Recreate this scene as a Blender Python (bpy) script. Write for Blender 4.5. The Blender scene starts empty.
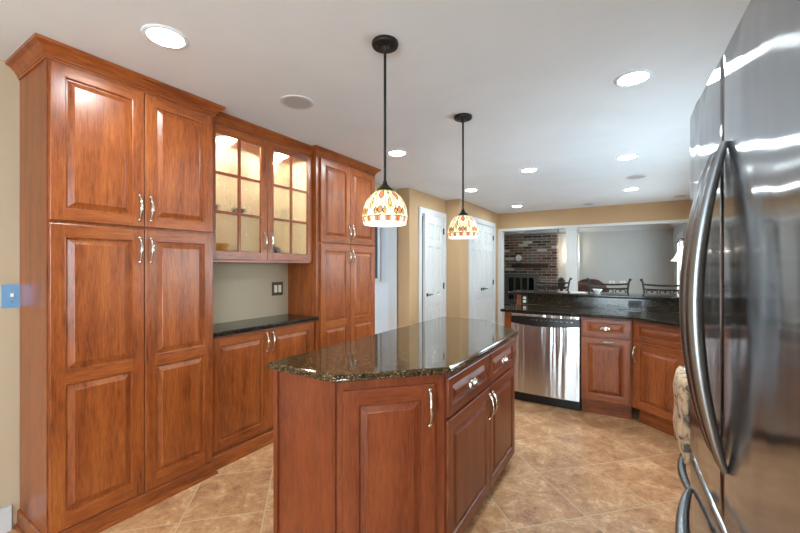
import bpy, bmesh, math, random
from mathutils import Vector, Matrix
random.seed(7)
PI = math.pi
sc = bpy.context.scene
COL = sc.collection

# ------------------------------------------------------------------ camera
cam_d = bpy.data.cameras.new('camera')
cam_d.sensor_width = 36.0
cam_d.lens = 376 * 36.0 / 800
cam_d.clip_start = 0.02
cam = bpy.data.objects.new('camera', cam_d)
COL.objects.link(cam)
cam.location = (0, 0, 1.37)
cam.rotation_euler = (PI / 2, 0, math.radians(31.75))
sc.camera = cam

# ------------------------------------------------------------------ colour management, exposure, world
sc.view_settings.view_transform = 'Standard'
sc.view_settings.look = 'None'
sc.view_settings.gamma = 1.0
sc.view_settings.use_curve_mapping = False
sc.view_settings.exposure = 0.25
sc.cycles.use_denoising = True
sc.cycles.max_bounces = 10
sc.cycles.diffuse_bounces = 6
sc.cycles.glossy_bounces = 5
sc.cycles.transmission_bounces = 8
sc.cycles.transparent_max_bounces = 8
sc.cycles.sample_clamp_indirect = 6.0
sc.cycles.caustics_reflective = False
sc.cycles.caustics_refractive = False

SKY = 20.0           # daylight outside the windows
CAN = 200.0          # radiance of the recessed lamps' lenses
world = bpy.data.worlds.new('daylight')
sc.world = world
world.use_nodes = True
bg = world.node_tree.nodes['Background']
bg.inputs['Color'].default_value = (0.76, 0.90, 1.0, 1)
bg.inputs['Strength'].default_value = SKY


def portal(name, loc, rot, sx, sy):
    d = bpy.data.lights.new(name, 'AREA')
    d.shape = 'RECTANGLE'
    d.size, d.size_y = sx, sy
    d.cycles.is_portal = True
    o = bpy.data.objects.new(name, d)
    o.location = loc
    o.rotation_euler = rot
    COL.objects.link(o)


portal('daylight_portal_patio', (-0.2, -4.06, 1.15), (-PI / 2, 0, PI), 1.6, 2.1)  # portal at the added patio door
portal('daylight_portal_family', (0.93, 9.8, 1.35), (0, PI / 2, 0), 1.3, 1.1)
portal('daylight_portal_hall', (-5.56, 4.3, 1.4), (0, -PI / 2, 0), 1.6, 1.6)  # portal at the added hall window
portal('daylight_portal_dining', (1.02, 3.8, 1.36), (0, PI / 2, 0), 0.7, 2.3)  # portal at the added window over the counter
portal('daylight_portal_breakfast', (1.02, 6.2, 1.45), (0, PI / 2, 0), 0.6, 1.3)  # portal at the added breakfast area window
portal('daylight_portal_sink', (1.02, -1.7, 1.5), (0, PI / 2, 0), 2.2, 1.3)  # portal at the added right wall window behind the camera

# ------------------------------------------------------------------ node helpers
def srgb(r, g, b):
    def f(c):
        c /= 255.0
        return c / 12.92 if c <= 0.04045 else ((c + 0.055) / 1.055) ** 2.4
    return (f(r), f(g), f(b), 1.0)


class NT:
    def __init__(s, name):
        s.m = bpy.data.materials.new(name)
        s.m.use_nodes = True
        s.t = s.m.node_tree
        s.b = s.t.nodes['Principled BSDF']
        s.out = s.t.nodes['Material Output']

    def n(s, typ, **kw):
        nd = s.t.nodes.new(typ)
        for k, v in kw.items():
            if hasattr(nd, k):
                setattr(nd, k, v)
            else:
                nd.inputs[k.replace('_', ' ')].default_value = v
        return nd

    def l(s, a, b):
        s.t.links.new(a, b)

    def set(s, **kw):
        for k, v in kw.items():
            s.b.inputs[k.replace('_', ' ')].default_value = v
        return s

    def coord(s, scale=(1, 1, 1), rot=(0, 0, 0), loc=(0, 0, 0)):
        tc = s.n('ShaderNodeTexCoord')
        mp = s.n('ShaderNodeMapping')
        mp.inputs['Scale'].default_value = scale
        mp.inputs['Rotation'].default_value = rot
        mp.inputs['Location'].default_value = loc
        s.l(tc.outputs['Object'], mp.inputs['Vector'])
        return mp.outputs['Vector']

    def noise(s, vec, scale, detail=4, rough=0.55, dist=0.0):
        nd = s.n('ShaderNodeTexNoise')
        nd.inputs['Scale'].default_value = scale
        nd.inputs['Detail'].default_value = detail
        nd.inputs['Roughness'].default_value = rough
        nd.inputs['Distortion'].default_value = dist
        s.l(vec, nd.inputs['Vector'])
        return nd.outputs['Fac']

    def ramp(s, fac, stops, interp='LINEAR'):
        r = s.n('ShaderNodeValToRGB')
        r.color_ramp.interpolation = interp
        e = r.color_ramp.elements
        while len(e) < len(stops):
            e.new(0.5)
        for el, (p, c) in zip(e, stops):
            el.position = p
            el.color = c
        s.l(fac, r.inputs['Fac'])
        return r.outputs['Color']

    def mix(s, fac, a, b, mode='MIX'):
        m = s.n('ShaderNodeMix', data_type='RGBA', blend_type=mode)
        for v, i in ((fac, 0), (a, 6), (b, 7)):
            if hasattr(v, 'is_linked'):
                s.l(v, m.inputs[i])
            else:
                m.inputs[i].default_value = v
        return m.outputs[2]

    def math(s, op, a, b=0.0):
        m = s.n('ShaderNodeMath', operation=op)
        for v, i in ((a, 0), (b, 1)):
            if hasattr(v, 'is_linked'):
                s.l(v, m.inputs[i])
            else:
                m.inputs[i].default_value = v
        return m.outputs[0]

    def bump(s, h, strength=0.2, dist=0.01):
        b = s.n('ShaderNodeBump')
        b.inputs['Strength'].default_value = strength
        b.inputs['Distance'].default_value = dist
        s.l(h, b.inputs['Height'])
        s.l(b.outputs['Normal'], s.b.inputs['Normal'])
        return b


def plain(name, col, rough=0.5, metal=0.0, spec=0.5):
    t = NT(name)
    t.set(Base_Color=col, Roughness=rough, Metallic=metal)
    t.b.inputs['Specular IOR Level'].default_value = spec
    return t.m


def painted(name, col, rough=0.6, tex=60, amt=0.04):
    t = NT(name)
    v = t.coord()
    f = t.noise(v, 3.0, 3)
    c2 = tuple(x * 0.95 for x in col[:3]) + (1,)
    t.l(t.ramp(f, [(0.3, c2), (0.7, col)]), t.b.inputs['Base Color'])
    t.set(Roughness=rough)
    t.bump(t.noise(v, tex * 6, 2), amt, 0.002)
    return t.m


def wood(name, dark, mid, light, axis='Z', rough=0.3):
    t = NT(name)
    s = {'Z': (1, 1, 0.10), 'X': (0.10, 1, 1), 'Y': (1, 0.10, 1)}[axis]
    oi = t.n('ShaderNodeObjectInfo')
    tc = t.n('ShaderNodeTexCoord')
    off = t.n('ShaderNodeVectorMath', operation='SCALE')
    cmb = t.n('ShaderNodeCombineXYZ')
    for k in range(3):
        t.l(t.math('MULTIPLY', oi.outputs['Random'], 7.3 + 3.1 * k), cmb.inputs[k])
    add = t.n('ShaderNodeVectorMath', operation='ADD')
    t.l(tc.outputs['Object'], add.inputs[0])
    t.l(cmb.outputs[0], add.inputs[1])
    mp = t.n('ShaderNodeMapping')
    mp.inputs['Scale'].default_value = s
    t.l(add.outputs[0], mp.inputs['Vector'])
    v = mp.outputs['Vector']
    big = t.noise(v, 15, 5, 0.6, 0.35)
    fine = t.noise(v, 120, 3, 0.6, 0.4)
    blot = t.noise(add.outputs[0], 6, 3, 0.6, 0.5)
    f = t.math('ADD', t.math('MULTIPLY', big, 0.45), t.math('MULTIPLY', fine, 0.42))
    f = t.math('ADD', f, t.math('MULTIPLY', blot, 0.13))
    c = t.ramp(f, [(0.34, dark), (0.5, mid), (0.66, light)])
    hsv = t.n('ShaderNodeHueSaturation')
    t.l(c, hsv.inputs['Color'])
    t.l(t.math('ADD', t.math('MULTIPLY', oi.outputs['Random'], 0.16), 0.92), hsv.inputs['Value'])
    t.l(hsv.outputs['Color'], t.b.inputs['Base Color'])
    t.set(Roughness=rough)
    t.b.inputs['Coat Weight'].default_value = 0.06
    t.b.inputs['Coat Roughness'].default_value = 0.22
    t.b.inputs['Specular IOR Level'].default_value = 0.4
    t.bump(fine, 0.04, 0.002)
    return t.m


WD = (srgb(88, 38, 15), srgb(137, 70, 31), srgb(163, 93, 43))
M = {}
M['wood'] = wood('cherry_wood', *WD)
M['wood_h'] = wood('cherry_wood_crossgrain', *WD, axis='X')
IS = (srgb(82, 35, 18), srgb(112, 53, 28), srgb(132, 69, 37))  # same cherry, darkened: the island's weaker light is in the colour
M['iwood'] = wood('shaded_cherry_wood', *IS)
M['iwood_h'] = wood('shaded_cherry_wood_crossgrain', *IS, axis='X')
M['maple'] = wood('maple_lining', srgb(236, 216, 178), srgb(242, 226, 192), srgb(246, 232, 204), rough=0.5)
M['gap'] = plain('dark_recess', srgb(40, 20, 12), 0.7)
M['black'] = plain('black_plastic', srgb(14, 14, 15), 0.35)
M['iron'] = plain('dark_iron', srgb(34, 31, 30), 0.45, 0.6)
M['nickel'] = plain('satin_nickel', srgb(196, 188, 174), 0.24, 1.0)
M['white'] = painted('white_paint', srgb(198, 199, 200), 0.4)
M['ceil'] = painted('ceiling_paint', srgb(219, 226, 233), 0.85)
M['tan'] = painted('tan_paint', srgb(178, 145, 107), 0.7)
M['beige'] = painted('daylit_tan_paint', srgb(180, 163, 137), 0.7)  # the tan paint greyed: daylight put into the wall colour
M['grey'] = painted('grey_paint', srgb(184, 184, 180), 0.75)
M['cream'] = painted('cream_paint', srgb(222, 218, 206), 0.75)
M['hall'] = painted('cool_lit_hall_paint', srgb(205, 212, 220), 0.75)  # bluish tint of the cool hall light put into the colour
M['darkroom'] = plain('closet_painted_shade', srgb(30, 30, 32), 0.9)  # near-black colour stands in for the closet's darkness
M['plate_white'] = plain('ivory_plastic', srgb(232, 228, 215), 0.35)
M['bronze'] = plain('bronze_plate', srgb(96, 78, 56), 0.35, 0.7)
M['blueplate'] = plain('daylight_blue_plate', srgb(120, 166, 208), 0.25, 0.35)  # blue daylight reflection put into the plate's colour


def granite(name, base, flecks, bright, rough=0.06):
    t = NT(name)
    v = t.coord()
    vo = t.n('ShaderNodeTexVoronoi')
    vo.inputs['Scale'].default_value = 190
    t.l(v, vo.inputs['Vector'])
    sep = t.n('ShaderNodeSeparateColor')
    t.l(vo.outputs['Color'], sep.inputs[0])
    c1 = t.ramp(sep.outputs[0], [(0.0, base), (0.50, base), (0.56, flecks), (0.86, flecks), (0.93, bright)], 'CONSTANT')
    n = t.noise(v, 30, 5, 0.65)
    c2 = t.ramp(n, [(0.40, base), (0.62, flecks)])
    t.l(t.mix(0.45, c1, c2), t.b.inputs['Base Color'])
    t.set(Roughness=rough)
    t.b.inputs['Specular IOR Level'].default_value = 0.5 if rough < 0.07 else 0.36
    return t.m


M['granite'] = granite('brown_granite', srgb(26, 22, 17), srgb(92, 70, 44), srgb(170, 138, 96))
M['granite_splash'] = granite('dark_splash_granite', srgb(12, 11, 9), srgb(48, 38, 27), srgb(112, 92, 66), 0.12)
M['granite_dark'] = granite('black_granite', srgb(11, 11, 10), srgb(40, 34, 26), srgb(112, 95, 70), 0.08)


def steel(name, col, rough, stretch, wav, grain=(3, 3, 320)):
    t = NT(name)
    t.set(Base_Color=col, Metallic=1.0, Roughness=rough)
    t.b.inputs['Anisotropic'].default_value = 0.85
    t.b.inputs['Anisotropic Rotation'].default_value = stretch
    tg = t.n('ShaderNodeTangent', direction_type='RADIAL', axis='Z')
    t.l(tg.outputs[0], t.b.inputs['Tangent'])
    a = t.noise(t.coord(wav[0]), 1.0, 2, 0.5)
    b = t.noise(t.coord(grain), 1.0, 2, 0.5)
    h = t.math('ADD', t.math('MULTIPLY', a, 1.0), t.math('MULTIPLY', b, 0.004))
    t.bump(h, 1.0, wav[1])
    return t.m


M['steel'] = steel('brushed_steel', srgb(196, 197, 198), 0.24, 0.25, ((11.0, 11.0, 0.7), 0.012))
M['fridge'] = steel('brushed_fridge_steel', srgb(158, 160, 163), 0.13, 0.0, ((4.2, 4.2, 1.3), 0.013), (300, 300, 3))
M['chrome'] = plain('polished_steel', srgb(122, 123, 125), 0.27, 1.0)
M['fridge_side'] = plain('fridge_side_grey', srgb(90, 91, 93), 0.5, 0.2)


def floor_mat():
    t = NT('diagonal_stone_tile')
    tc = t.n('ShaderNodeTexCoord')
    P = tc.outputs['Object']
    r = math.sqrt(0.5)
    du = t.n('ShaderNodeVectorMath', operation='DOT_PRODUCT')
    du.inputs[1].default_value = (r, r, 0)
    t.l(P, du.inputs[0])
    dv = t.n('ShaderNodeVectorMath', operation='DOT_PRODUCT')
    dv.inputs[1].default_value = (r, -r, 0)
    t.l(P, dv.inputs[0])
    u = t.math('ADD', du.outputs['Value'], -2.325 + 0.430 * 30)
    v = t.math('ADD', dv.outputs['Value'], 2.226 + 0.453 * 30)
    cb = t.n('ShaderNodeCombineXYZ')
    t.l(u, cb.inputs[0])
    t.l(v, cb.inputs[1])
    br = t.n('ShaderNodeTexBrick', offset=0.0, squash=1.0)
    br.inputs['Scale'].default_value = 1.0
    br.inputs['Mortar Size'].default_value = 0.0035
    br.inputs['Mortar Smooth'].default_value = 0.3
    br.inputs['Brick Width'].default_value = 0.430
    br.inputs['Row Height'].default_value = 0.453
    br.inputs['Color1'].default_value = (0, 0, 0, 1)
    br.inputs['Color2'].default_value = (1, 1, 1, 1)
    t.l(cb.outputs[0], br.inputs['Vector'])
    tile_r = br.outputs['Color']
    # each tile gets its own cut of the stone
    off = t.n('ShaderNodeVectorMath', operation='SCALE')
    off.inputs['Scale'].default_value = 13.0
    t.l(tile_r, off.inputs[0])
    pv = t.n('ShaderNodeVectorMath', operation='ADD')
    t.l(P, pv.inputs[0])
    t.l(off.outputs[0], pv.inputs[1])
    n1 = t.noise(pv.outputs[0], 5.0, 8, 0.68, 0.9)
    n2 = t.noise(pv.outputs[0], 26.0, 6, 0.65, 1.2)
    f = t.math('ADD', t.math('MULTIPLY', n1, 0.6), t.math('MULTIPLY', n2, 0.4))
    c = t.ramp(f, [(0.36, srgb(142, 98, 64)), (0.45, srgb(180, 130, 90)), (0.54, srgb(201, 154, 111)), (0.63, srgb(228, 192, 150))])
    hsv = t.n('ShaderNodeHueSaturation')
    t.l(c, hsv.inputs['Color'])
    t.l(t.math('ADD', t.math('MULTIPLY', tile_r, 0.14), 0.92), hsv.inputs['Value'])
    c = t.mix(br.outputs['Fac'], hsv.outputs['Color'], srgb(206, 180, 146))
    t.l(c, t.b.inputs['Base Color'])
    t.set(Roughness=0.42)
    h = t.math('ADD', t.math('MULTIPLY', f, 0.6), t.math('MULTIPLY', br.outputs['Fac'], -0.5))
    t.bump(h, 0.35, 0.01)
    return t.m


M['floor'] = floor_mat()


def brick_mat():
    t = NT('mixed_brick')
    tc = t.n('ShaderNodeTexCoord')
    sp = t.n('ShaderNodeSeparateXYZ')
    t.l(tc.outputs['Object'], sp.inputs[0])
    cb = t.n('ShaderNodeCombineXYZ')
    t.l(t.math('ADD', t.math('ADD', sp.outputs[0], sp.outputs[1]), 20.0), cb.inputs[0])
    t.l(sp.outputs[2], cb.inputs[1])
    br = t.n('ShaderNodeTexBrick', offset=0.5)
    br.inputs['Scale'].default_value = 1.0
    br.inputs['Mortar Size'].default_value = 0.008
    br.inputs['Brick Width'].default_value = 0.26
    br.inputs['Row Height'].default_value = 0.078
    br.inputs['Color1'].default_value = (0, 0, 0, 1)
    br.inputs['Color2'].default_value = (1, 1, 1, 1)
    t.l(cb.outputs[0], br.inputs['Vector'])
    c = t.ramp(br.outputs['Color'], [(0.0, srgb(58, 48, 44)), (0.22, srgb(126, 112, 102)), (0.42, srgb(112, 92, 80)),
                                   (0.58, srgb(74, 56, 48)), (0.72, srgb(140, 100, 76)), (0.88, srgb(212, 204, 196)), (0.93, srgb(130, 92, 70))], 'CONSTANT')
    n = t.noise(tc.outputs['Object'], 25, 4)
    c = t.mix(t.math('MULTIPLY', n, 0.35), c, srgb(90, 76, 68))
    c = t.mix(br.outputs['Fac'], c, srgb(168, 160, 150))
    t.l(c, t.b.inputs['Base Color'])
    t.set(Roughness=0.85)
    t.bump(t.math('ADD', t.math('MULTIPLY', br.outputs['Fac'], -1.0), t.math('MULTIPLY', n, 0.3)), 0.5, 0.01)
    return t.m


M['brick'] = brick_mat()


def leather_mat():
    t = NT('brown_leather')
    v = t.coord()
    t.l(t.ramp(t.noise(v, 9, 4), [(0.35, srgb(56, 30, 24)), (0.65, srgb(96, 56, 44))]), t.b.inputs['Base Color'])
    t.set(Roughness=0.3)
    t.bump(t.noise(v, 120, 3), 0.15, 0.003)
    return t.m


M['leather'] = leather_mat()


def towel_mat():
    t = NT('printed_towel')
    v = t.coord()
    n = t.noise(v, 16, 3, 0.6, 1.5)
    c = t.ramp(n, [(0.36, srgb(98, 92, 92)), (0.45, srgb(188, 158, 128)), (0.58, srgb(214, 188, 158)), (0.72, srgb(196, 164, 130))])
    t.l(c, t.b.inputs['Base Color'])
    t.set(Roughness=0.95)
    t.bump(t.noise(v, 320, 2), 0.5, 0.004)
    return t.m


M['towel'] = towel_mat()


def seeded_glass():
    t = NT('seeded_glass')
    nt = t.t
    tr = t.n('ShaderNodeBsdfTransparent')
    tr.inputs['Color'].default_value = (0.96, 0.96, 0.94, 1)
    rf = t.n('ShaderNodeBsdfRefraction')
    rf.inputs['IOR'].default_value = 1.16
    rf.inputs['Roughness'].default_value = 0.04
    gl = t.n('ShaderNodeBsdfGlossy')
    gl.inputs['Roughness'].default_value = 0.05
    v = t.coord()
    vo = t.n('ShaderNodeTexVoronoi', feature='SMOOTH_F1')
    vo.inputs['Scale'].default_value = 85
    t.l(v, vo.inputs['Vector'])
    n = t.noise(v, 45, 3, 0.6, 0.6)
    b = t.n('ShaderNodeBump')
    b.inputs['Strength'].default_value = 0.7
    b.inputs['Distance'].default_value = 0.014
    t.l(t.math('ADD', vo.outputs['Distance'], n), b.inputs['Height'])
    t.l(b.outputs[0], rf.inputs['Normal'])
    t.l(b.outputs[0], gl.inputs['Normal'])
    m1 = t.n('ShaderNodeMixShader')
    m1.inputs[0].default_value = 0.55
    t.l(tr.outputs[0], m1.inputs[1])
    t.l(rf.outputs[0], m1.inputs[2])
    m2 = t.n('ShaderNodeMixShader')
    m2.inputs[0].default_value = 0.03
    t.l(m1.outputs[0], m2.inputs[1])
    t.l(gl.outputs[0], m2.inputs[2])
    t.l(m2.outputs[0], t.out.inputs['Surface'])
    return t.m


M['seeded'] = seeded_glass()


def clear_glass(name, tint=(0.97, 0.985, 0.98, 1), gloss=0.08):
    t = NT(name)
    tr = t.n('ShaderNodeBsdfTransparent')
    tr.inputs['Color'].default_value = tint
    gl = t.n('ShaderNodeBsdfGlossy')
    gl.inputs['Roughness'].default_value = 0.02
    m = t.n('ShaderNodeMixShader')
    m.inputs[0].default_value = gloss
    t.l(tr.outputs[0], m.inputs[1])
    t.l(gl.outputs[0], m.inputs[2])
    t.l(m.outputs[0], t.out.inputs['Surface'])
    return t.m


M['glass'] = clear_glass('clear_glass')
M['shelfglass'] = clear_glass('shelf_glass', (0.97, 0.98, 0.97, 1), 0.10)
M['soot'] = plain('black_fire_glass', srgb(10, 10, 11), 0.1)
M['insert'] = plain('grey_green_metal', srgb(92, 96, 90), 0.5, 0.3)
M['mantel'] = plain('dark_oak', srgb(52, 34, 24), 0.55)
M['blueceramic'] = plain('teal_ceramic', srgb(66, 120, 136), 0.2)
M['bluebowl'] = plain('navy_ceramic', srgb(50, 66, 100), 0.2)
M['yellow'] = plain('yellow_ceramic', srgb(226, 170, 60), 0.3)
M['silver'] = plain('silver_metal', srgb(190, 192, 196), 0.15, 1.0)
M['china'] = plain('white_china', srgb(236, 236, 234), 0.2)
M['speaker'] = plain('speaker_grey', srgb(172, 174, 177), 0.8)
M['photo'] = plain('dark_print', srgb(44, 48, 54), 0.25)
M['shadecloth'] = None


def emit(name, col, strength, base=None):
    t = NT(name)
    t.set(Base_Color=base or col, Roughness=0.5)
    t.b.inputs['Emission Color'].default_value = col
    t.b.inputs['Emission Strength'].default_value = strength
    return t.m


M['lens'] = emit('lamp_lens', (0.82, 0.955, 1.0, 1), CAN)
M['puck'] = emit('puck_lens', (1.0, 0.90, 0.74, 1), 700)
M['bulb'] = emit('bulb_glow', (1.0, 0.86, 0.66, 1), 60)
M['lampshade'] = emit('lit_lamp_shade', (1.0, 0.97, 0.92, 1), 0.75, srgb(240, 238, 232))
M['sconce'] = emit('sconce_glow', (1.0, 0.9, 0.76, 1), 45)

# stained glass: glow of the bulb inside put in as coloured emission
def stained(name, col, e):
    t = emit(name, col, e)
    return t


SG = [stained('cream_stained_glass', srgb(250, 232, 186), 0.42),
      stained('amber_stained_glass', srgb(232, 168, 66), 0.34),
      stained('green_stained_glass', srgb(170, 176, 84), 0.3),
      stained('rust_stained_glass', srgb(205, 112, 70), 0.32),
      plain('lead_came', srgb(70, 52, 30), 0.5, 0.2),
      stained('opal_stained_glass', srgb(255, 248, 236), 0.6)]

# ------------------------------------------------------------------ mesh helpers
def obj(name, bm, mat, parent=None, smooth=False, recalc=True):
    if recalc:
        bmesh.ops.recalc_face_normals(bm, faces=bm.faces[:])
    me = bpy.data.meshes.new(name)
    bm.to_mesh(me)
    bm.free()
    for m in (mat if isinstance(mat, (list, tuple)) else [mat]):
        me.materials.append(m)
    if smooth:
        for p in me.polygons:
            p.use_smooth = True
        if smooth == 'auto':
            me.set_sharp_from_angle(angle=math.radians(38))
    o = bpy.data.objects.new(name, me)
    COL.objects.link(o)
    if parent is not None:
        o.parent = parent
    return o


def thing(name, label, cat, loc=(0, 0, 0), rz=0.0, group=None):
    o = bpy.data.objects.new(name, None)
    o.empty_display_size = 0.1
    COL.objects.link(o)
    o.location = loc
    o.rotation_euler = (0, 0, rz)
    return tag(o, label, cat, group)


def tag(o, label, cat, group=None):
    o['label'] = label
    o['category'] = cat
    if group:
        o['group'] = group
    return o


def struct(name, bm, mat, label=None, **kw):
    o = obj(name, bm, mat, **kw)
    o['kind'] = 'structure'
    if label:
        o['label'] = label
    return o


def copy_tree(o, parent=None):
    c = o.copy()
    COL.objects.link(c)
    if parent is not None:
        c.parent = parent
    for ch in list(o.children):
        copy_tree(ch, c)
    return c


def box(bm, x0, y0, z0, x1, y1, z1, bev=0.0, mi=0):
    vs = [bm.verts.new((x, y, z)) for x in (x0, x1) for y in (y0, y1) for z in (z0, z1)]
    F = [(0, 1, 3, 2), (4, 6, 7, 5), (0, 4, 5, 1), (2, 3, 7, 6), (0, 2, 6, 4), (1, 5, 7, 3)]
    fs = [bm.faces.new([vs[i] for i in f]) for f in F]
    for f in fs:
        f.material_index = mi
    if bev > 0:
        es = list({e for f in fs for e in f.edges})
        r = bmesh.ops.bevel(bm, geom=es, offset=bev, segments=2, profile=0.7, affect='EDGES')
        for f in r['faces']:
            f.material_index = mi
    return bm


def B(*a, **k):
    return box(bmesh.new(), *a, **k)


def prism(bm, pts, z0, z1, mi=0):
    lo = [bm.verts.new((x, y, z0)) for x, y in pts]
    hi = [bm.verts.new((x, y, z1)) for x, y in pts]
    n = len(pts)
    fs = [bm.faces.new(lo[::-1]), bm.faces.new(hi)]
    for i in range(n):
        j = (i + 1) % n
        fs.append(bm.faces.new((lo[i], lo[j], hi[j], hi[i])))
    for f in fs:
        f.material_index = mi
    return fs


def offset_poly(pts, d):
    """inset (d<0) / outset (d>0) of a CCW polygon"""
    out = []
    n = len(pts)
    for i in range(n):
        a, b, c = Vector(pts[i - 1]), Vector(pts[i]), Vector(pts[(i + 1) % n])
        e1, e2 = (b - a).normalized(), (c - b).normalized()
        n1, n2 = Vector((e1.y, -e1.x)), Vector((e2.y, -e2.x))
        m = (n1 + n2) / (1 + n1.dot(n2))
        out.append(tuple(b + m * d))
    return out


def slab(pts, z0, z1, r=0.008):
    """stone top: polygon with a rounded (ogee-like) edge"""
    bm = bmesh.new()
    h = z1 - z0
    prof = [(-0.010, 0.0), (-0.003, 0.002), (-0.001, h * 0.30), (-0.004, h * 0.42), (0.0, h * 0.55), (0.0, h - r), (-r * 0.3, h - r * 0.3), (-r, h)]
    rings = []
    for o, z in prof:
        rings.append([bm.verts.new((x, y, z0 + z)) for x, y in offset_poly(pts, o)])
    n = len(pts)
    for a, b in zip(rings, rings[1:]):
        for i in range(n):
            j = (i + 1) % n
            bm.faces.new((a[i], a[j], b[j], b[i]))
    bm.faces.new(rings[0][::-1])
    bm.faces.new(rings[-1])
    return bm


def tube(bm, pts, rad, seg=10, flat=1.0, mi=0, caps=True):
    pts = [Vector(p) for p in pts]
    n = len(pts)
    rads = rad if isinstance(rad, (list, tuple)) else [rad] * n
    rings = []
    up = None
    for i, p in enumerate(pts):
        t = (pts[min(i + 1, n - 1)] - pts[max(i - 1, 0)]).normalized()
        if up is None:
            up = Vector((0, 0, 1)) if abs(t.z) < 0.9 else Vector((1, 0, 0))
        up = (up - t * up.dot(t)).normalized()
        s = t.cross(up)
        rings.append([bm.verts.new(p + (up * math.cos(2 * PI * k / seg) * flat + s * math.sin(2 * PI * k / seg)) * rads[i]) for k in range(seg)])
    for a, b in zip(rings, rings[1:]):
        for k in range(seg):
            f = bm.faces.new((a[k], a[(k + 1) % seg], b[(k + 1) % seg], b[k]))
            f.material_index = mi
    if caps:
        for r in (rings[0][::-1], rings[-1]):
            f = bm.faces.new(r)
            f.material_index = mi
    return bm


def lathe(bm, prof, seg=32, c=(0, 0), mi=0, cap0=True, cap1=True):
    rings = []
    for r, z in prof:
        rings.append([bm.verts.new((c[0] + r * math.cos(2 * PI * k / seg), c[1] + r * math.sin(2 * PI * k / seg), z)) for k in range(seg)])
    for a, b in zip(rings, rings[1:]):
        for k in range(seg):
            f = bm.faces.new((a[k], a[(k + 1) % seg], b[(k + 1) % seg], b[k]))
            f.material_index = mi
    if cap0:
        bm.faces.new(rings[0][::-1]).material_index = mi
    if cap1:
        bm.faces.new(rings[-1]).material_index = mi
    return bm


def ball(bm, c, r, sz=1.0, seg=12, mi=0):
    m = Matrix.Translation(c) @ Matrix.Diagonal((r, r, r * sz, 1))
    res = bmesh.ops.create_uvsphere(bm, u_segments=seg, v_segments=seg // 2 + 2, radius=1, matrix=m)
    return bm


# ------------------------------------------------------------------ cabinetry (local frame: x width, front faces -y, z up)
PANEL = [(0.0, 0.0), (0.004, -0.001), (0.006, -0.007), (0.008, -0.0115), (0.013, -0.0115), (0.036, -0.002), (0.038, 0.0)]


def raised_door(x0, z0, x1, z1, panels=None, stile=0.056, rail=0.056, y=0.0, th=0.02, gaps=None):
    """one raised-panel front; material 0 vertical grain, 1 cross grain"""
    bm = bmesh.new()
    w, h = x1 - x0, z1 - z0
    if panels is None:
        panels = [(rail, h - rail)]
    e = 0.004
    us = [e, stile, w - stile, w - e]
    vs = [e] + [q for p in panels for q in p] + [h - e]

    def V(u, v, d):
        return bm.verts.new((x0 + u, y - d, z0 + v))
    grid = [[V(u, v, 0.0) for v in vs] for u in us]
    for i in range(3):
        for j in range(len(vs) - 1):
            if i == 1 and j % 2 == 1:
                continue
            f = bm.faces.new((grid[i][j], grid[i + 1][j], grid[i + 1][j + 1], grid[i][j + 1]))
            f.material_index = 1 if i == 1 else 0
    for k, (a, b) in enumerate(panels):
        j = 1 + 2 * k
        ring = [grid[1][j], grid[2][j], grid[2][j + 1], grid[1][j + 1]]
        for o, d in PANEL[1:]:
            nr = [V(stile + o, a + o, d), V(w - stile - o, a + o, d), V(w - stile - o, b - o, d), V(stile + o, b - o, d)]
            for q in range(4):
                bm.faces.new((ring[q], ring[(q + 1) % 4], nr[(q + 1) % 4], nr[q]))
            ring = nr
        bm.faces.new(ring)
    # outer edge: eased arris, sides, back
    nv = len(vs)
    outer = [grid[i][0] for i in range(4)] + [grid[3][j] for j in range(1, nv)] + [grid[i][nv - 1] for i in (2, 1, 0)] + [grid[0][j] for j in range(nv - 2, 0, -1)]

    def lay(dd, de):
        out = []
        for v in outer:
            u, vv = v.co.x - x0, v.co.z - z0
            if abs(u - e) < 1e-6: u = e - de
            if abs(u - (w - e)) < 1e-6: u = w - e + de
            if abs(vv - e) < 1e-6: vv = e - de
            if abs(vv - (h - e)) < 1e-6: vv = h - e + de
            out.append(V(u, vv, dd))
        return out
    r0 = outer
    for dd, de in ((-0.0015, 0.003), (-0.005, 0.004), (-th, 0.004)):
        r1 = lay(dd, de)
        for q in range(len(r0)):
            bm.faces.new((r0[q], r0[(q + 1) % len(r0)], r1[(q + 1) % len(r0)], r1[q]))
        r0 = r1
    bm.faces.new(r0)
    return bm


def pull(parent, x, z, L=0.135, y=0.0, horiz=False, name='handle'):
    """bow pull with round rosettes and a banded middle"""
    bm = bmesh.new()
    pts, rr = [], []
    for k in range(15):
        s = k / 14
        a = -L / 2 + L * s
        out = 0.004 + 0.026 * math.sin(PI * min(1, max(0, (s - 0.04) / 0.92))) ** 0.6
        pts.append((x + a, y - out, z) if horiz else (x, y - out, z + a))
        rr.append(0.0048 + 0.0026 * math.sin(PI * s) ** 2 + (0.0016 if 0.38 < s < 0.62 and k % 2 == 0 else 0))
    tube(bm, pts, rr, 10)
    for sgn in (-1, 1):
        p = (x + sgn * L / 2, y - 0.0045, z) if horiz else (x, y - 0.0045, z + sgn * L / 2)
        ball(bm, p, 0.0088, 1.0, 12)
    return obj(name, bm, M['nickel'], parent, smooth=True)


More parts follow.
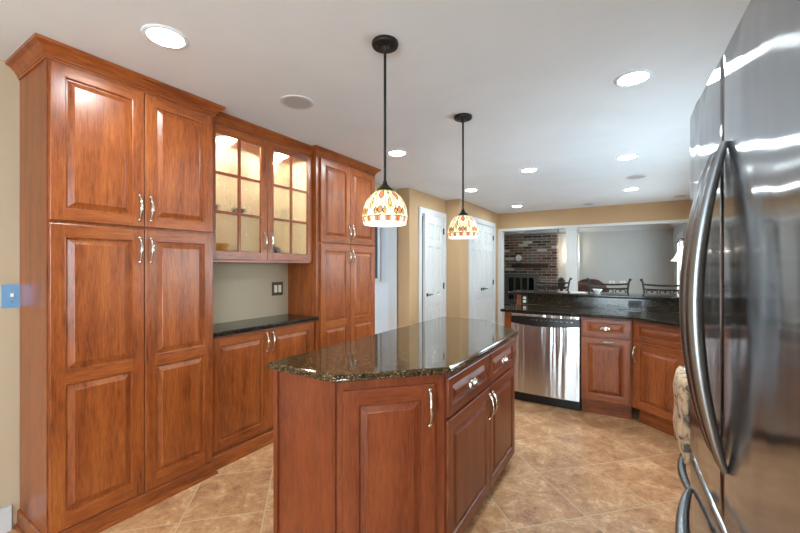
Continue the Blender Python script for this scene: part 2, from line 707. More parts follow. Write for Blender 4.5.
def cup_pull(parent, x, z, w=0.08, hgt=0.034, y=0.0):
    """shell shaped bin pull, open below"""
    bm = bmesh.new()
    nu, nv = 18, 8
    for shell in (1.0, 0.86):
        g = []
        for i in range(nu + 1):
            a = PI * i / nu
            row = []
            for j in range(nv + 1):
                b = (PI / 2) * j / nv
                rx = math.cos(a) * w / 2 * (0.35 + 0.65 * math.cos(b * 0.0)) * shell
                prof = math.sin(a) ** 0.8
                zz = z - hgt * 0.45 + hgt * math.sin(b) * (0.45 + 0.55 * prof) * shell
                yy = y - 0.001 - 0.026 * prof * math.cos(b) * shell - 0.001
                row.append(bm.verts.new((x + rx, yy, zz)))
            g.append(row)
        for i in range(nu):
            for j in range(nv):
                bm.faces.new((g[i][j], g[i + 1][j], g[i + 1][j + 1], g[i][j + 1]))
    box(bm, x - w / 2 - 0.004, y - 0.003, z - hgt * 0.47, x + w / 2 + 0.004, y, z - hgt * 0.36)
    ball(bm, (x, y - 0.012, z + hgt * 0.5), 0.008, 0.8, 10)
    return obj('handle', bm, M['nickel'], parent, smooth='auto', recalc=True)


def door_part(t, x0, z0, x1, z1, mats, panels=None, name='door', **k):
    return obj(name, raised_door(x0, z0, x1, z1, panels, **k), mats, t)


def molding(prof, w, d, left=True, right=True, inset=0.0, dr=None, dl=None):
    """profile [(out, z)] swept round the front (and returns) of a w x d box whose front is y=inset"""
    dr, dl = dr or d, dl or d
    bm = bmesh.new()
    rings = []
    for o, z in prof:
        p = []
        p += [(-o, dl, z), (-o, inset - o, z)] if left else [(0, inset - o, z)]
        p += [(w + o, inset - o, z), (w + o, dr, z)] if right else [(w, inset - o, z)]
        rings.append([bm.verts.new(q) for q in p])
    for a, b in zip(rings, rings[1:]):
        for i in range(len(a) - 1):
            bm.faces.new((a[i], a[i + 1], b[i + 1], b[i]))
    # close: top and bottom back to the box
    for ring in (rings[0], rings[-1]):
        z = ring[0].co.z
        p = []
        p += [(0, dl, z), (0, inset, z)] if left else [(0, inset, z)]
        p += [(w, inset, z), (w, dr, z)] if right else [(w, inset, z)]
        r2 = [bm.verts.new(q) for q in p]
        for i in range(len(ring) - 1):
            if (ring[i].co - r2[i].co).length > 1e-6 or (ring[i + 1].co - r2[i + 1].co).length > 1e-6:
                bm.faces.new((ring[i], ring[i + 1], r2[i + 1], r2[i]))
    return bm


CROWN_H = 0.077
CROWN = [(0.0, 0.0), (0.006, 0.0), (0.006, 0.010), (0.011, 0.013), (0.011, 0.022), (0.016, 0.026), (0.022, 0.036), (0.036, 0.052), (0.048, 0.058), (0.054, 0.061), (0.054, CROWN_H - 0.001)]
BASEM = [(0.022, 0.0), (0.022, 0.010), (0.018, 0.018), (0.011, 0.020), (0.011, 0.080), (0.006, 0.088), (0.0, 0.090)]

# ------------------------------------------------------------------ setting
XL, XR, YB, H = -2.757, 0.95, -4.0, 2.432
bm = B(-6.0, -4.2, -0.1, 1.2, 11.9, 0.0)
struct('floor', bm, M['floor'], 'brown stone tile floor laid on the diagonal')
bm = B(-6.0, -4.2, H, 1.2, 11.9, H + 0.1)
struct('ceiling', bm, M['ceil'], 'flat white painted ceiling')
# left wall with a cased opening to the hall
bm = bmesh.new()
box(bm, XL - 0.12, -4.12, 0, XL, 3.46, H)
box(bm, XL - 0.12, 3.46, 2.06, XL, 4.38, H)
struct('wall_left', bm, M['beige'], 'tan wall greyed with painted-in daylight, behind the tall cabinets')
bm = bmesh.new()
box(bm, XL - 0.12, 4.38, 0, -2.56, 4.55, H)
box(bm, -2.68, 4.55, 0, -2.56, 4.705, H)
box(bm, -2.68, 5.445, 0, -2.56, 5.53, H)
box(bm, -2.68, 4.705, 2.135, -2.56, 5.445, H)
struct('wall_closet', bm, M['tan'], 'tan wall with the single white door')
bm = bmesh.new()
box(bm, -2.66, 5.53, 0, -2.31, 5.955, H)
box(bm, -2.43, 5.955, 2.135, -2.31, 7.195, H)
box(bm, -2.43, 7.195, 0, -2.31, 7.5, H)
struct('wall_pantry', bm, M['tan'], 'tan wall with the white double doors')
bm = bmesh.new()
box(bm, -3.4, 4.60, 0, -3.36, 7.5, H)
box(bm, -3.36, 4.57, 0, -2.70, 4.60, H)
box(bm, -3.36, 5.52, 0, -2.70, 5.56, H)
box(bm, -3.36, 7.46, 0, -2.44, 7.5, H)
struct('wall_inside_closet', bm, M['darkroom'], 'inside of the closet, its darkness painted on')
bm = bmesh.new()
box(bm, -3.52, 5.40, 0, -3.40, 7.5, H)
box(bm, -5.7, 5.28, 0, -3.52, 5.40, H)
box(bm, -3.52, 4.46, 0, -3.40, 5.40, H)
box(bm, -3.40, 4.46, 0, XL - 0.122, 4.55, H)
struct('wall_hall', bm, M['hall'], 'pale wall seen through the cased opening')
bm = bmesh.new()
box(bm, -5.62, 2.6, 0, -5.5, 3.5, H); box(bm, -5.62, 5.1, 0, -5.5, 5.28, H)
box(bm, -5.62, 3.5, 0, -5.5, 5.1, 0.6); box(bm, -5.62, 3.5, 2.2, -5.5, 5.1, H)
box(bm, -5.62, 2.5, 0, XL - 0.12, 2.6, H)
struct('wall_hall_side', bm, M['hall'])
# header and right side
bm = B(-2.31, 7.5, 2.125, XR, 7.64, H)
struct('wall_header', bm, M['tan'], 'tan header over the wide opening to the family room')
bm = bmesh.new()
box(bm, XR, -4.12, 0, XR + 0.12, -2.8, H); box(bm, XR, -0.6, 0, XR + 0.12, 2.6, H); box(bm, XR, 5.0, 0, XR + 0.12, 5.6, H); box(bm, XR, 6.8, 0, XR + 0.12, 7.64, H)
box(bm, XR, 5.6, 0, XR + 0.12, 6.8, 1.2); box(bm, XR, 5.6, 1.7, XR + 0.12, 6.8, H)
box(bm, XR, 2.6, 0, XR + 0.12, 5.0, 1.18); box(bm, XR, 2.6, 1.70, XR + 0.12, 5.0, H)
box(bm, XR, -2.8, 0, XR + 0.12, -0.6, 0.85); box(bm, XR, -2.8, 2.15, XR + 0.12, -0.6, H)
struct('wall_right', bm, M['tan'])
bm = bmesh.new()
box(bm, XL - 0.12, YB - 0.12, 0, -1.0, YB, H); box(bm, 0.6, YB - 0.12, 0, XR + 0.12, YB, H)
box(bm, -1.0, YB - 0.12, 2.2, 0.6, YB, H); box(bm, -1.0, YB - 0.12, 0, 0.6, YB, 0.1)
struct('wall_back', bm, M['beige'])
# family room
bm = B(-5.7, 11.5, 0, 1.2, 11.62, H)
struct('wall_family_far', bm, M['grey'], 'pale grey far wall of the family room')
bm = bmesh.new()
box(bm, 0.86, 7.64, 0, 0.98, 9.3, H); box(bm, 0.86, 10.3, 0, 0.98, 11.5, H)
box(bm, 0.86, 9.3, 0, 0.98, 10.3, 0.75); box(bm, 0.86, 9.3, 1.95, 0.98, 10.3, H)
struct('wall_family_right', bm, M['grey'])
bm = bmesh.new(); box(bm, -5.7, 7.5, 0, -5.58, 11.5, H); box(bm, -5.58, 7.5, 0, -3.52, 7.62, H)
struct('wall_family_left', bm, M['cream'])
bm = B(-4.6, 11.18, 0, -1.79, 11.498, 2.29)
struct('wall_brick', bm, M['brick'], 'mixed brown brick chimney wall around the fireplace')
bm = B(-1.788, 11.44, 0, -1.25, 11.498, 2.29)
struct('wall_cream', bm, M['cream'], 'cream strip of wall beside the brick')
# crown mouldings of the family room
def crown_run(name, x0, y0, x1, y1, nx, ny, hgt=0.12, out=0.11):
    prof = [(0.0, H - hgt), (0.012, H - hgt), (0.016, H - hgt + 0.02), (0.05, H - 0.06), (out - 0.02, H - 0.022), (out, H - 0.018), (out, H - 0.002), (0.0, H - 0.002)]
    bm = bmesh.new()
    A = [bm.verts.new((x0 + nx * o, y0 + ny * o, z)) for o, z in prof]
    C = [bm.verts.new((x1 + nx * o, y1 + ny * o, z)) for o, z in prof]
    n = len(prof)
    for i in range(n):
        j = (i + 1) % n
        bm.faces.new((A[i], A[j], C[j], C[i]))
    bm.faces.new(A); bm.faces.new(C[::-1])
    return struct(name, bm, M['white'])
crown_run('trim_1', -1.79, 11.498, 0.858, 11.498, 0, -1)
crown_run('trim_2', 0.858, 7.66, 0.858, 11.49, -1, 0)
crown_run('trim_3', -5.5, 11.178, -1.79, 11.178, 0, -1)
struct('trim_4', B(-2.84, 7.66, 2.30, -2.66, 11.05, H - 0.002), M['white'], 'white beam across the family room ceiling')
struct('trim_5', B(-2.31, 7.49, 2.075, XR, 7.65, 2.124, bev=0.004), M['white'], 'white trim under the tan header')
bm = bmesh.new()
box(bm, -1.036, 7.475, 0.0, -0.862, 7.655, 2.074, bev=0.004)
box(bm, -1.05, 7.462, 0.0, -0.848, 7.668, 0.14, bev=0.006)
box(bm, -1.05, 7.462, 2.03, -0.848, 7.668, 2.073, bev=0.004)
struct('column', bm, M['white'], 'square white column between kitchen and family room')
bm = bmesh.new()
box(bm, -2.312, 7.484, 0, -2.235, 7.66, 2.074, bev=0.004)
struct('trim_6', bm, M['white'], 'white jamb casing at the left of the family room opening')
# baseboards
bm = B(XL, YB + 0.002, 0, XL + 0.016, 0.60, 0.13, bev=0.003)
struct('baseboard_left', bm, M['white'], 'white baseboard in front of the tall pantry cabinet')
struct('baseboard_family', B(-1.24, 11.47, 0, 0.85, 11.498, 0.14, bev=0.003), M['white'])
# casing of the hall opening
bm = bmesh.new()
box(bm, XL, 4.38, 0, XL + 0.018, 4.49, 2.06, bev=0.003)
box(bm, XL, 3.38, 2.06, XL + 0.018, 4.49, 2.16, bev=0.003)
box(bm, XL - 0.13, 4.362, 0, XL + 0.001, 4.379, 2.059)
struct('trim_7', bm, M['white'], 'white casing of the opening to the hall')

def casing(name, X, y0, y1, z1, w=0.083, label=None):
    bm = bmesh.new()
    for dw, t in ((0.0, 0.016), (0.018, 0.022)):
        box(bm, X, y0 - w + dw, 0, X + t, y0 - (0.0 if dw == 0 else 0.02), z1 + w - dw, bev=0.003)
        box(bm, X, y1 + (0.0 if dw == 0 else 0.02), 0, X + t, y1 + w - dw, z1 + w - dw, bev=0.003)
        box(bm, X, y0 - (0 if dw == 0 else 0.021), z1 + (0.0 if dw == 0 else 0.02), X + t, y1 + (0 if dw == 0 else 0.021), z1 + w - dw, bev=0.003)
    # jambs
    box(bm, X - 0.118, y0 - 0.004, 0, X - 0.001, y0 + 0.004, z1)
    box(bm, X - 0.118, y1 - 0.004, 0, X - 0.001, y1 + 0.004, z1)
    box(bm, X - 0.118, y0, z1 - 0.004, X - 0.001, y1, z1 + 0.004)
    return struct(name, bm, M['white'], label)
casing('trim_8', -2.558, 4.709, 5.441, 2.131, label='white casing round the single door')
casing('trim_9', -2.308, 5.960, 7.190, 2.131, label='white casing round the double doors')

def panel_leaf(w, h, t=0.035):
    """moulded six-panel leaf, local: hinge edge x=0, leaf runs +x, front -y"""
    s, mr, ml = 0.11 if w > 0.65 else 0.09, 0.10, 0.10
    cols = [(s, (w - ml) / 2), ((w + ml) / 2, w - s)]
    rows = [(0.22, 0.22 + 0.60), (0.95, 0.95 + 0.68 * h / 2.1), (0, 0)]
    r2 = (0.22, 0.80)
    r3 = (0.93, h - 0.46)
    r4 = (h - 0.36, h - 0.12)
    bm = bmesh.new()
    us = [0] + [q for c in cols for q in c] + [w]
    vs = [0, *r2, *r3, *r4, h]
    def V(u, v, d): return bm.verts.new((u, -d, v))
    g = [[V(u, v, 0) for v in vs] for u in us]
    for i in range(len(us) - 1):
        for j in range(len(vs) - 1):
            if i % 2 == 1 and j % 2 == 1:
                ring = [g[i][j], g[i + 1][j], g[i + 1][j + 1], g[i][j + 1]]
                a0, a1, b0, b1 = us[i], us[i + 1], vs[j], vs[j + 1]
                for o, d in ((0.007, -0.012), (0.018, -0.015), (0.048, -0.003)):
                    nr = [V(a0 + o, b0 + o, d), V(a1 - o, b0 + o, d), V(a1 - o, b1 - o, d), V(a0 + o, b1 - o, d)]
                    for q in range(4):
                        bm.faces.new((ring[q], ring[(q + 1) % 4], nr[(q + 1) % 4], nr[q]))
                    ring = nr
                bm.faces.new(ring)
            else:
                bm.faces.new((g[i][j], g[i + 1][j], g[i + 1][j + 1], g[i][j + 1]))
    box(bm, 0, 0.0175, 0, w, t, h)
    for a_, b_ in (((0, 0), (0, h)), ((0, h), (w, h)), ((w, h), (w, 0)), ((w, 0), (0, 0))):
        q_ = [(a_[0], 0, a_[1]), (b_[0], 0, b_[1]), (b_[0], 0.0175, b_[1]), (a_[0], 0.0175, a_[1])]
        bm.faces.new([bm.verts.new(c_) for c_ in q_])
    return bm

def lever(parent, x, z, direction=1, y=0.0):
    bm = bmesh.new()
    tube(bm, [(x, y - 0.001, z), (x, y - 0.008, z)], 0.027, 16)
    tube(bm, [(x, y - 0.006, z), (x, y - 0.05, z)], 0.009, 10)
    tube(bm, [(x, y - 0.048, z), (x + direction * 0.05, y - 0.05, z + 0.004), (x + direction * 0.11, y - 0.048, z - 0.002)], [0.009, 0.0085, 0.006], 10)
    return obj('handle', bm, M['iron'], parent, smooth='auto')

def hinges(parent, x, h, y=0.0):
    for z in (0.2, h / 2, h - 0.2):
        bm = bmesh.new()
        tube(bm, [(x, y - 0.010, z - 0.05), (x, y - 0.010, z + 0.05)], 0.008, 8)
        box(bm, x - 0.02, y - 0.003, z - 0.045, x + 0.02, y - 0.0002, z + 0.045)
        obj('hinge', bm, M['iron'], parent)

def leaf(name, w, h, loc, rz, label, lev=None, hx=0.0):
    t = bpy.data.objects.new(name, None)
    COL.objects.link(t)
    t.location = loc
    t.rotation_euler = (0, 0, rz)
    t['kind'] = 'structure'
    t['label'] = label
    obj('leaf', panel_leaf(w, h), M['white'], t)
    lever(t, lev[0], 0.955, lev[1])
    hinges(t, hx, h)
    return t
# local +x -> world -Y for hinges at the far side: rz=+90 keeps +x -> +Y ; mirror by placing origin at near side
leaf('door_1', 0.72, 2.115, (-2.556 + 0.055, 4.722, 0.008), PI / 2 + math.radians(4.2), 'white six-panel door standing slightly ajar on black hinges', lev=(0.065, 1), hx=0.715)
leaf('door_2', 0.603, 2.115, (-2.315, 5.968, 0.008), PI / 2, 'white panelled leaf of the double doors, nearer the pendant lamp', lev=(0.555, -1), hx=0.004)
leaf('door_3', 0.603, 2.115, (-2.315, 6.581, 0.008), PI / 2, 'white panelled leaf of the double doors, nearer the brick wall', lev=(0.055, 1), hx=0.604)

def window(name, axis, c, y0, y1, z0, z1, nx, nz, label, w=0.08, side=-1):
    """axis 'x': window in a wall of constant x=c facing side; axis 'y' likewise"""
    bm = bmesh.new()
    def bb(a0, a1, z0_, z1_, d0, d1):
        if axis == 'x': box(bm, min(d0, d1), a0, z0_, max(d0, d1), a1, z1_)
        else: box(bm, a0, min(d0, d1), z0_, a1, max(d0, d1), z1_)
    f0, f1 = c, c + side * 0.02
    bb(y0 - w, y0, z0 - w, z1 + w, f0, f1); bb(y1, y1 + w, z0 - w, z1 + w, f0, f1)
    bb(y0, y1, z1, z1 + w, f0, f1); bb(y0, y1, z0 - w, z0, f0, f1)
    i0, i1 = c - side * 0.03, c - side * 0.07
    s = 0.04
    bb(y0, y0 + s, z0, z1, i0, i1); bb(y1 - s, y1, z0, z1, i0, i1)
    bb(y0 + s, y1 - s, z0, z0 + s, i0, i1); bb(y0 + s, y1 - s, z1 - s, z1, i0, i1)
    for k in range(1, nx):
        q = y0 + (y1 - y0) * k / nx
        bb(q - 0.012, q + 0.012, z0 + s, z1 - s, i0, i1)
    for k in range(1, nz):
        q = z0 + (z1 - z0) * k / nz
        bb(y0 + s, y1 - s, q - 0.012, q + 0.012, i0, i1)
    o = struct(name, bm, M['white'], label)
    bm = bmesh.new()
    g = c - side * 0.05
    bb(y0 + 0.01, y1 - 0.01, z0 + 0.01, z1 - 0.01, g - 0.003, g + 0.003)
    gl = obj('window_glass', bm, M['glass'], o)
    return o
window('window_1', 'x', 0.86, 9.3, 10.3, 0.75, 1.95, 2, 3, 'white cased window on the right wall of the family room', w=0.13)
window('added_window_2', 'y', YB, -1.0, 0.6, 0.1, 2.2, 2, 1, 'added wide glazed patio door behind the camera for fill daylight', side=1)  # unseen patio door, added to let in daylight from behind
window('added_window_3', 'x', -5.5, 3.5, 5.1, 0.6, 2.2, 2, 2, 'added hall window out of sight to the left, lighting the hall', side=1)  # unseen window, added to bring cool daylight into the hall
window('added_window_4', 'x', XR, -2.8, -0.6, 0.85, 2.15, 3, 2, 'added window on the right wall behind the camera for fill daylight')  # made-up window that brightens the ceiling and left cabinets
window('added_window_6', 'x', XR, 5.6, 6.8, 1.2, 1.7, 2, 1, 'added breakfast area window hidden behind the refrigerator for fill daylight')  # hidden window, added to brighten the far ceiling
window('added_window_5', 'x', XR, 2.6, 5.0, 1.18, 1.70, 3, 1, 'added window over the counter hidden behind the refrigerator for fill daylight')  # hidden window, added to lift the middle of the ceiling

# ------------------------------------------------------------------ ceiling fittings
def can_light(x, y, label, lit=True):
    t = thing('recessed_light', label, 'ceiling light', (x * 1.011, y * 1.011, H), 0, 'recessed ceiling lights')
    bm = bmesh.new()
    lathe(bm, [(0.074, -0.001), (0.074, -0.006), (0.078, -0.0075), (0.092, -0.005), (0.095, -0.0005)], 40, cap0=False, cap1=False)
    lathe(bm, [(0.074, -0.006), (0.073, -0.001)], 40, cap0=False, cap1=False)
    obj('trim_ring', bm, M['ceil'], t, smooth=True)
    bm = bmesh.new()
    lathe(bm, [(0.0735, -0.0012), (0.0735, -0.0036), (0.05, -0.0052), (0.0, -0.0058)][::-1][1:] + [], 40, cap0=True, cap1=False)
    lathe(bm, [(0.0735, -0.0036), (0.0735, -0.0008)], 40, cap0=False, cap1=True)
    obj('lens', bm, M['lens'], t, smooth=True)
    return t
can_light(-1.816, 0.899, 'recessed ceiling lamp above the tall pantry cabinet, nearest the camera')
can_light(0.002, 2.464, 'recessed ceiling lamp beside the refrigerator top')
can_light(-1.854, 2.943, 'recessed ceiling lamp just right of the nearer pendant rod')
can_light(-0.046, 4.211, 'recessed ceiling lamp above the far counter, nearer of the right-hand pair')
can_light(-0.959, 4.218, 'recessed ceiling lamp above the dishwasher in the ceiling middle')
can_light(-1.887, 4.901, 'recessed ceiling lamp beside the farther pendant rod, over the doors')
can_light(-1.707, 6.618, 'recessed ceiling lamp close to the tan header, leftmost far one')
can_light(-0.019, 5.979, 'recessed ceiling lamp close to the tan header on the right')

can_light(-0.28, 0.72, 'added recessed ceiling lamp overhead, out of view, mirrored in the refrigerator')  # lamp added out of view to light the island's right side

def ceiling_disc(x, y, r, label, mat='speaker'):
    t = thing('ceiling_speaker', label, 'ceiling speaker', (x * 1.011, y * 1.011, H), 0, 'round grey ceiling speakers')
    bm = lathe(bmesh.new(), [(r, -0.0005), (r, -0.006), (r - 0.006, -0.008), (r - 0.02, -0.006), (r - 0.02, -0.001)], 40, cap0=False, cap1=False)
    obj('rim', bm, M['white'], t, smooth='auto')
    bm = lathe(bmesh.new(), [(r - 0.021, -0.0012), (r - 0.021, -0.006), (0.02, -0.0072)][::1], 40)
    obj('grille', bm, M[mat], t)
ceiling_disc(-1.822, 1.695, 0.105, 'round grey speaker in the ceiling over the glass cabinet')
ceiling_disc(0.033, 5.208, 0.105, 'round grey speaker in the ceiling between two recessed lamps at right')
ceiling_disc(-0.638, 7.033, 0.09, 'small grey round speaker in the ceiling against the tan header')
ceiling_disc(0.60, 6.95, 0.09, 'grey round speaker in the ceiling right beside the refrigerator edge')

# ------------------------------------------------------------------ left wall: tall pantry
WOOD = [M['wood'], M['wood_h']]
IWOOD = [M['iwood'], M['iwood_h']]
LOWP = lambda h: [(0.075, 0.700), (0.762, h - 0.062)]

def tall_cabinet(name, label, X, y0, y1, dx0, z_top=2.354, crets=(None, None), brets=(None, None)):
    w = y1 - y0
    D = X - XL - 0.002
    t = thing(name, label, 'cabinet', (X, y0, 0), PI / 2, 'tall cherry cabinets')
    bm = bmesh.new()
    box(bm, 0, 0.021, 0.0, w, D, z_top + CROWN_H - 0.003)
    obj('carcass', bm, M['wood'], t)
    obj('crown', molding([(o, z_top + z) for o, z in CROWN], w, D, inset=0.02, dl=crets[0], dr=crets[1]), M['wood_h'], t)
    obj('base_molding', molding(BASEM, w, D, inset=0.02, dl=brets[0], dr=brets[1]), M['wood_h'], t)
    a0, a1 = dx0, w - 0.012
    mid = (a0 + a1) / 2
    hl = 1.578 - 0.098
    for (u0, u1, side) in ((a0, mid - 0.002, 1), (mid + 0.002, a1, -1)):
        for z0, z1, pn, up in ((0.098, 1.578, LOWP(hl), False), (1.592, z_top - 0.006, None, True)):
            d = door_part(t, u0, z0, u1, z1, WOOD, pn)
            hx = (u1 - 0.026) if side > 0 else (u0 + 0.026)
            pull(d, hx, (z0 + 0.105) if up else (z1 - 0.115), 0.135)
    return t
pan = tall_cabinet('pantry_cabinet', 'tall cherry pantry cabinet at far left with four panel doors, nearest the camera', -2.335, 0.632, 1.462, 0.006, crets=(None, 0.11), brets=(None, 0.055))
tal = tall_cabinet('pantry_cabinet', 'tall cherry cabinet with four doors right of the glass-door cabinet', -2.375, 2.452, 3.335, 0.042, crets=(0.06, None), brets=(0.026, None))

# base cabinet of the hutch
t = thing('base_cabinet', 'low cherry cabinet with two doors under the small black counter', 'cabinet', (-2.39, 1.466, 0), PI / 2)
w, D = 2.448 - 1.466, -2.39 - XL - 0.002
obj('carcass', B(0, 0.021, 0.0, w, D, 0.893), M['wood'], t)
obj('base_molding', molding([(o, z) for o, z in BASEM], w, D, left=False, right=False, inset=0.012), M['wood_h'], t)
for u0, u1, s in ((0.010, 0.474, 1), (0.478, 0.950, -1)):
    d = door_part(t, u0, 0.118, u1, 0.882, WOOD)
    pull(d, u1 - 0.026 if s > 0 else u0 + 0.026, 0.79)
c = obj('countertop', slab([(XL + 0.003, 1.466), (-2.362, 1.466), (-2.362, 2.448), (XL + 0.003, 2.448)], 0.896, 0.928), M['granite_dark'])
tag(c, 'small black granite counter in the niche below the glass cabinet', 'countertop')

# glass-door wall cabinet
XU = -2.43
w, D = 0.980, XU - XL - 0.002
Z0, Z1 = 1.420, 2.354
t = thing('wall_cabinet', 'lit cherry wall cabinet with two seeded-glass doors between the tall cabinets', 'cabinet', (XU, 1.467, 0), PI / 2)
bm = bmesh.new()
box(bm, 0, 0.021, Z0 - 0.004, 0.018, D, Z1 + CROWN_H - 0.003)
box(bm, w - 0.018, 0.021, Z0 - 0.004, w, D, Z1 + CROWN_H - 0.003)
box(bm, 0.018, 0.021, Z0 - 0.004, w - 0.018, D, Z0 + 0.012)
box(bm, 0.018, 0.021, Z1 - 0.03, w - 0.018, D, Z1 + CROWN_H - 0.003)
obj('carcass', bm, M['wood'], t)
bm = bmesh.new()
box(bm, 0.0185, D - 0.012, Z0 + 0.013, w - 0.0185, D - 0.004, Z1 - 0.031)
box(bm, 0.0185, 0.024, Z0 + 0.0125, w - 0.0185, D - 0.012, Z0 + 0.016)
box(bm, 0.0185, 0.024, Z0 + 0.016, 0.022, D - 0.012, Z1 - 0.032)
box(bm, w - 0.022, 0.024, Z0 + 0.016, w - 0.0185, D - 0.012, Z1 - 0.032)
obj('lining', bm, M['maple'], t)
obj('crown', molding([(o, Z1 + z) for o, z in CROWN], w, D, left=False, right=False, inset=0.02), M['wood_h'], t)
obj('light_rail', B(0.0, 0.004, Z0 - 0.022, w, 0.022, Z0 - 0.004, bev=0.003), M['wood_h'], t)
SHELF = (1.765, 2.045)
for z in SHELF:
    obj('shelf', B(0.023, 0.05, z - 0.008, w - 0.023, D - 0.014, z, bev=0.001), M['shelfglass'], t)
for u0, u1, s in ((0.003, 0.488, 1), (0.492, 0.977, -1)):
    bm = bmesh.new()
    st = 0.058
    z0, z1 = Z0, Z1 - 0.006
    for a, b, c0, c1, mi in ((u0, u0 + st, z0, z1, 0), (u1 - st, u1, z0, z1, 0), (u0 + st, u1 - st, z0, z0 + st, 1), (u0 + st, u1 - st, z1 - st, z1, 1)):
        box(bm, a, 0.0, c0, b, 0.02, c1, bev=0.003, mi=mi)
    mid = (u0 + u1) / 2
    box(bm, mid - 0.010, 0.001, z0 + st, mid + 0.010, 0.014, z1 - st, bev=0.002)
    for k in (1, 2):
        zz = z0 + st + (z1 - z0 - 2 * st) * k / 3
        box(bm, u0 + st, 0.001, zz - 0.010, u1 - st, 0.014, zz + 0.010, bev=0.002, mi=1)
    d = obj('door', bm, WOOD, t)
    obj('glass', B(u0 + st - 0.004, 0.0145, z0 + st - 0.004, u1 - st + 0.004, 0.0175, z1 - st + 0.004), M['seeded'], d)
    pull(d, u1 - 0.028 if s > 0 else u0 + 0.028, 1.56)
for u in (0.25, 0.73):
    bm = lathe(bmesh.new(), [(0.034, Z1 - 0.031), (0.034, Z1 - 0.044), (0.03, Z1 - 0.046)], 24, c=(u, 0.12))
    obj('cabinet_light', bm, M['puck'], t)

# crockery inside the glass cabinet (world placed, rests on its shelves)
def crock(name, prof, mat, u, dep, z, label, cat, group=None, seg=28):
    o = obj(name, lathe(bmesh.new(), prof, seg), M[mat], smooth='auto')
    o.location = (XU - dep, 1.467 + u, z)
    return tag(o, label, cat, group)
def bowl(r, h, th=0.004):
    o = [(r * 0.4, 0.0), (r * 0.42, 0.004), (r * 0.75, h * 0.4), (r, h)]
    return o + [(r - th, h), (r * 0.72, h * 0.45), (r * 0.3, 0.008)]
def vase(r, h):
    return [(r * 0.6, 0), (r, h * 0.3), (r * 0.9, h * 0.55), (r * 0.42, h * 0.8), (r * 0.6, h), (r * 0.5, h), (r * 0.34, h * 0.8)]
fl = Z0 + 0.0165
crock('bowl', bowl(0.055, 0.05), 'blueceramic', 0.125, 0.16, SHELF[0] + 0.001, 'small teal bowl on the lower glass shelf, left door', 'bowl')
crock('bowl', bowl(0.05, 0.045), 'bluebowl', 0.345, 0.16, SHELF[0] + 0.001, 'small navy bowl on the lower glass shelf beside the teal one', 'bowl')
crock('serving_bowl', bowl(0.085, 0.10), 'yellow', 0.16, 0.15, fl, 'yellow serving bowl on the cabinet floor behind the left glass door', 'bowl')
crock('teapot', [(0.04, 0), (0.065, 0.03), (0.068, 0.06), (0.05, 0.09), (0.03, 0.098), (0.012, 0.105), (0.012, 0.118), (0.004, 0.122)], 'bluebowl', 0.66, 0.15, fl, 'dark blue lidded pot behind the right glass door', 'pot')
for i, (u, h) in enumerate(((0.33, 0.0), (0.82, 0.0))):
    for k in range(4):
        side = 'left' if i == 0 else 'right'
        crock('plate', [(0.05, 0), (0.07, 0.004), (0.095, 0.014), (0.093, 0.017), (0.068, 0.008), (0.0005, 0.006)], 'china', u, 0.16, fl + k * 0.0125,
              'white plate in the stack behind the %s glass door' % side, 'plate', 'white plates stacked behind the %s glass door' % side)
for k, (u, z, what) in enumerate(((0.30, SHELF[1], 'left'), (0.40, SHELF[1], 'left'), (0.68, SHELF[1], 'right'), (0.84, SHELF[1], 'right'), (0.64, SHELF[0], 'right'), (0.80, SHELF[0], 'right'))):
    lev = 'upper' if z == SHELF[1] else 'lower'
    o = crock('drinking_glass', [(0.028, 0), (0.034, 0.11), (0.032, 0.11), (0.026, 0.004), (0.0005, 0.004)], 'shelfglass', u, 0.17, z + 0.001,
          'clear drinking glass on the %s glass shelf behind the %s door' % (lev, what), 'glass', 'clear glasses on the %s shelf behind the %s door' % (lev, what))

# wall plates
def wall_plate(name, label, loc, rz, w, h, plate, kind, insert):
    t = thing(name, label, 'wall switch' if 'switch' in name else 'outlet', loc, rz)
    obj('plate', B(-w / 2, -0.006, -h / 2, w / 2, -0.0005, h / 2, bev=0.002), M[plate], t)
    if kind == 'double':
        for u in (-0.023, 0.023):
            obj('receptacle', B(u - 0.0165, -0.009, -0.033, u + 0.0165, -0.0061, 0.033, bev=0.0015), M[insert], t)
    elif kind == 'duplex':
        for v in (-0.02, 0.02):
            obj('receptacle', B(-0.016, -0.009, v - 0.014, 0.016, -0.0061, v + 0.014, bev=0.003), M[insert], t)
    elif kind == 'duplex_h':
        for v in (-0.02, 0.02):
            obj('receptacle', B(v - 0.014, -0.009, -0.016, v + 0.014, -0.0061, 0.016, bev=0.003), M[insert], t)
    else:
        bm = B(-0.006, -0.012, -0.004, 0.006, -0.0061, 0.014, bev=0.002)
        obj('toggle', bm, M['plate_white'], t)
        for v in (-0.03, 0.03):
            obj('screw', lathe_y(0.0035, v), M['silver'], t)
    return t
def lathe_y(r, z):
    bm = bmesh.new()
    tube(bm, [(0, -0.006, z), (0, -0.0075, z)], r, 10)
    return bm
wall_plate('light_switch', 'metal switch plate with painted-in blue daylight beside the tall pantry cabinet', (XL, 0.602, 1.216), PI / 2, 0.078, 0.122, 'blueplate', 'toggle', 'plate_white')
wall_plate('outlet', 'bronze double outlet plate above the small black counter', (XL, 2.327, 1.168), PI / 2, 0.122, 0.122, 'bronze', 'double', 'plate_white')

# ------------------------------------------------------------------ island
IX0, IX1, IY0, IY1 = -1.385, -0.685, 1.16, 2.965
CH = 0.345                                                    # chamfer at both right-hand corners
top_pts = [(-1.413, 1.136), (-1.015, 1.136), (-0.668, 1.500), (-0.660, 2.590), (-1.030, 2.990), (-1.413, 2.990)]
o = obj('island_countertop', slab(top_pts, 0.903, 0.935), M['granite'])
tag(o, 'polished brown-black granite island top with clipped corners', 'countertop')
YA, YM, YZ = 1.508, 2.076, 2.600
ax = IX1 - CH + 0.004
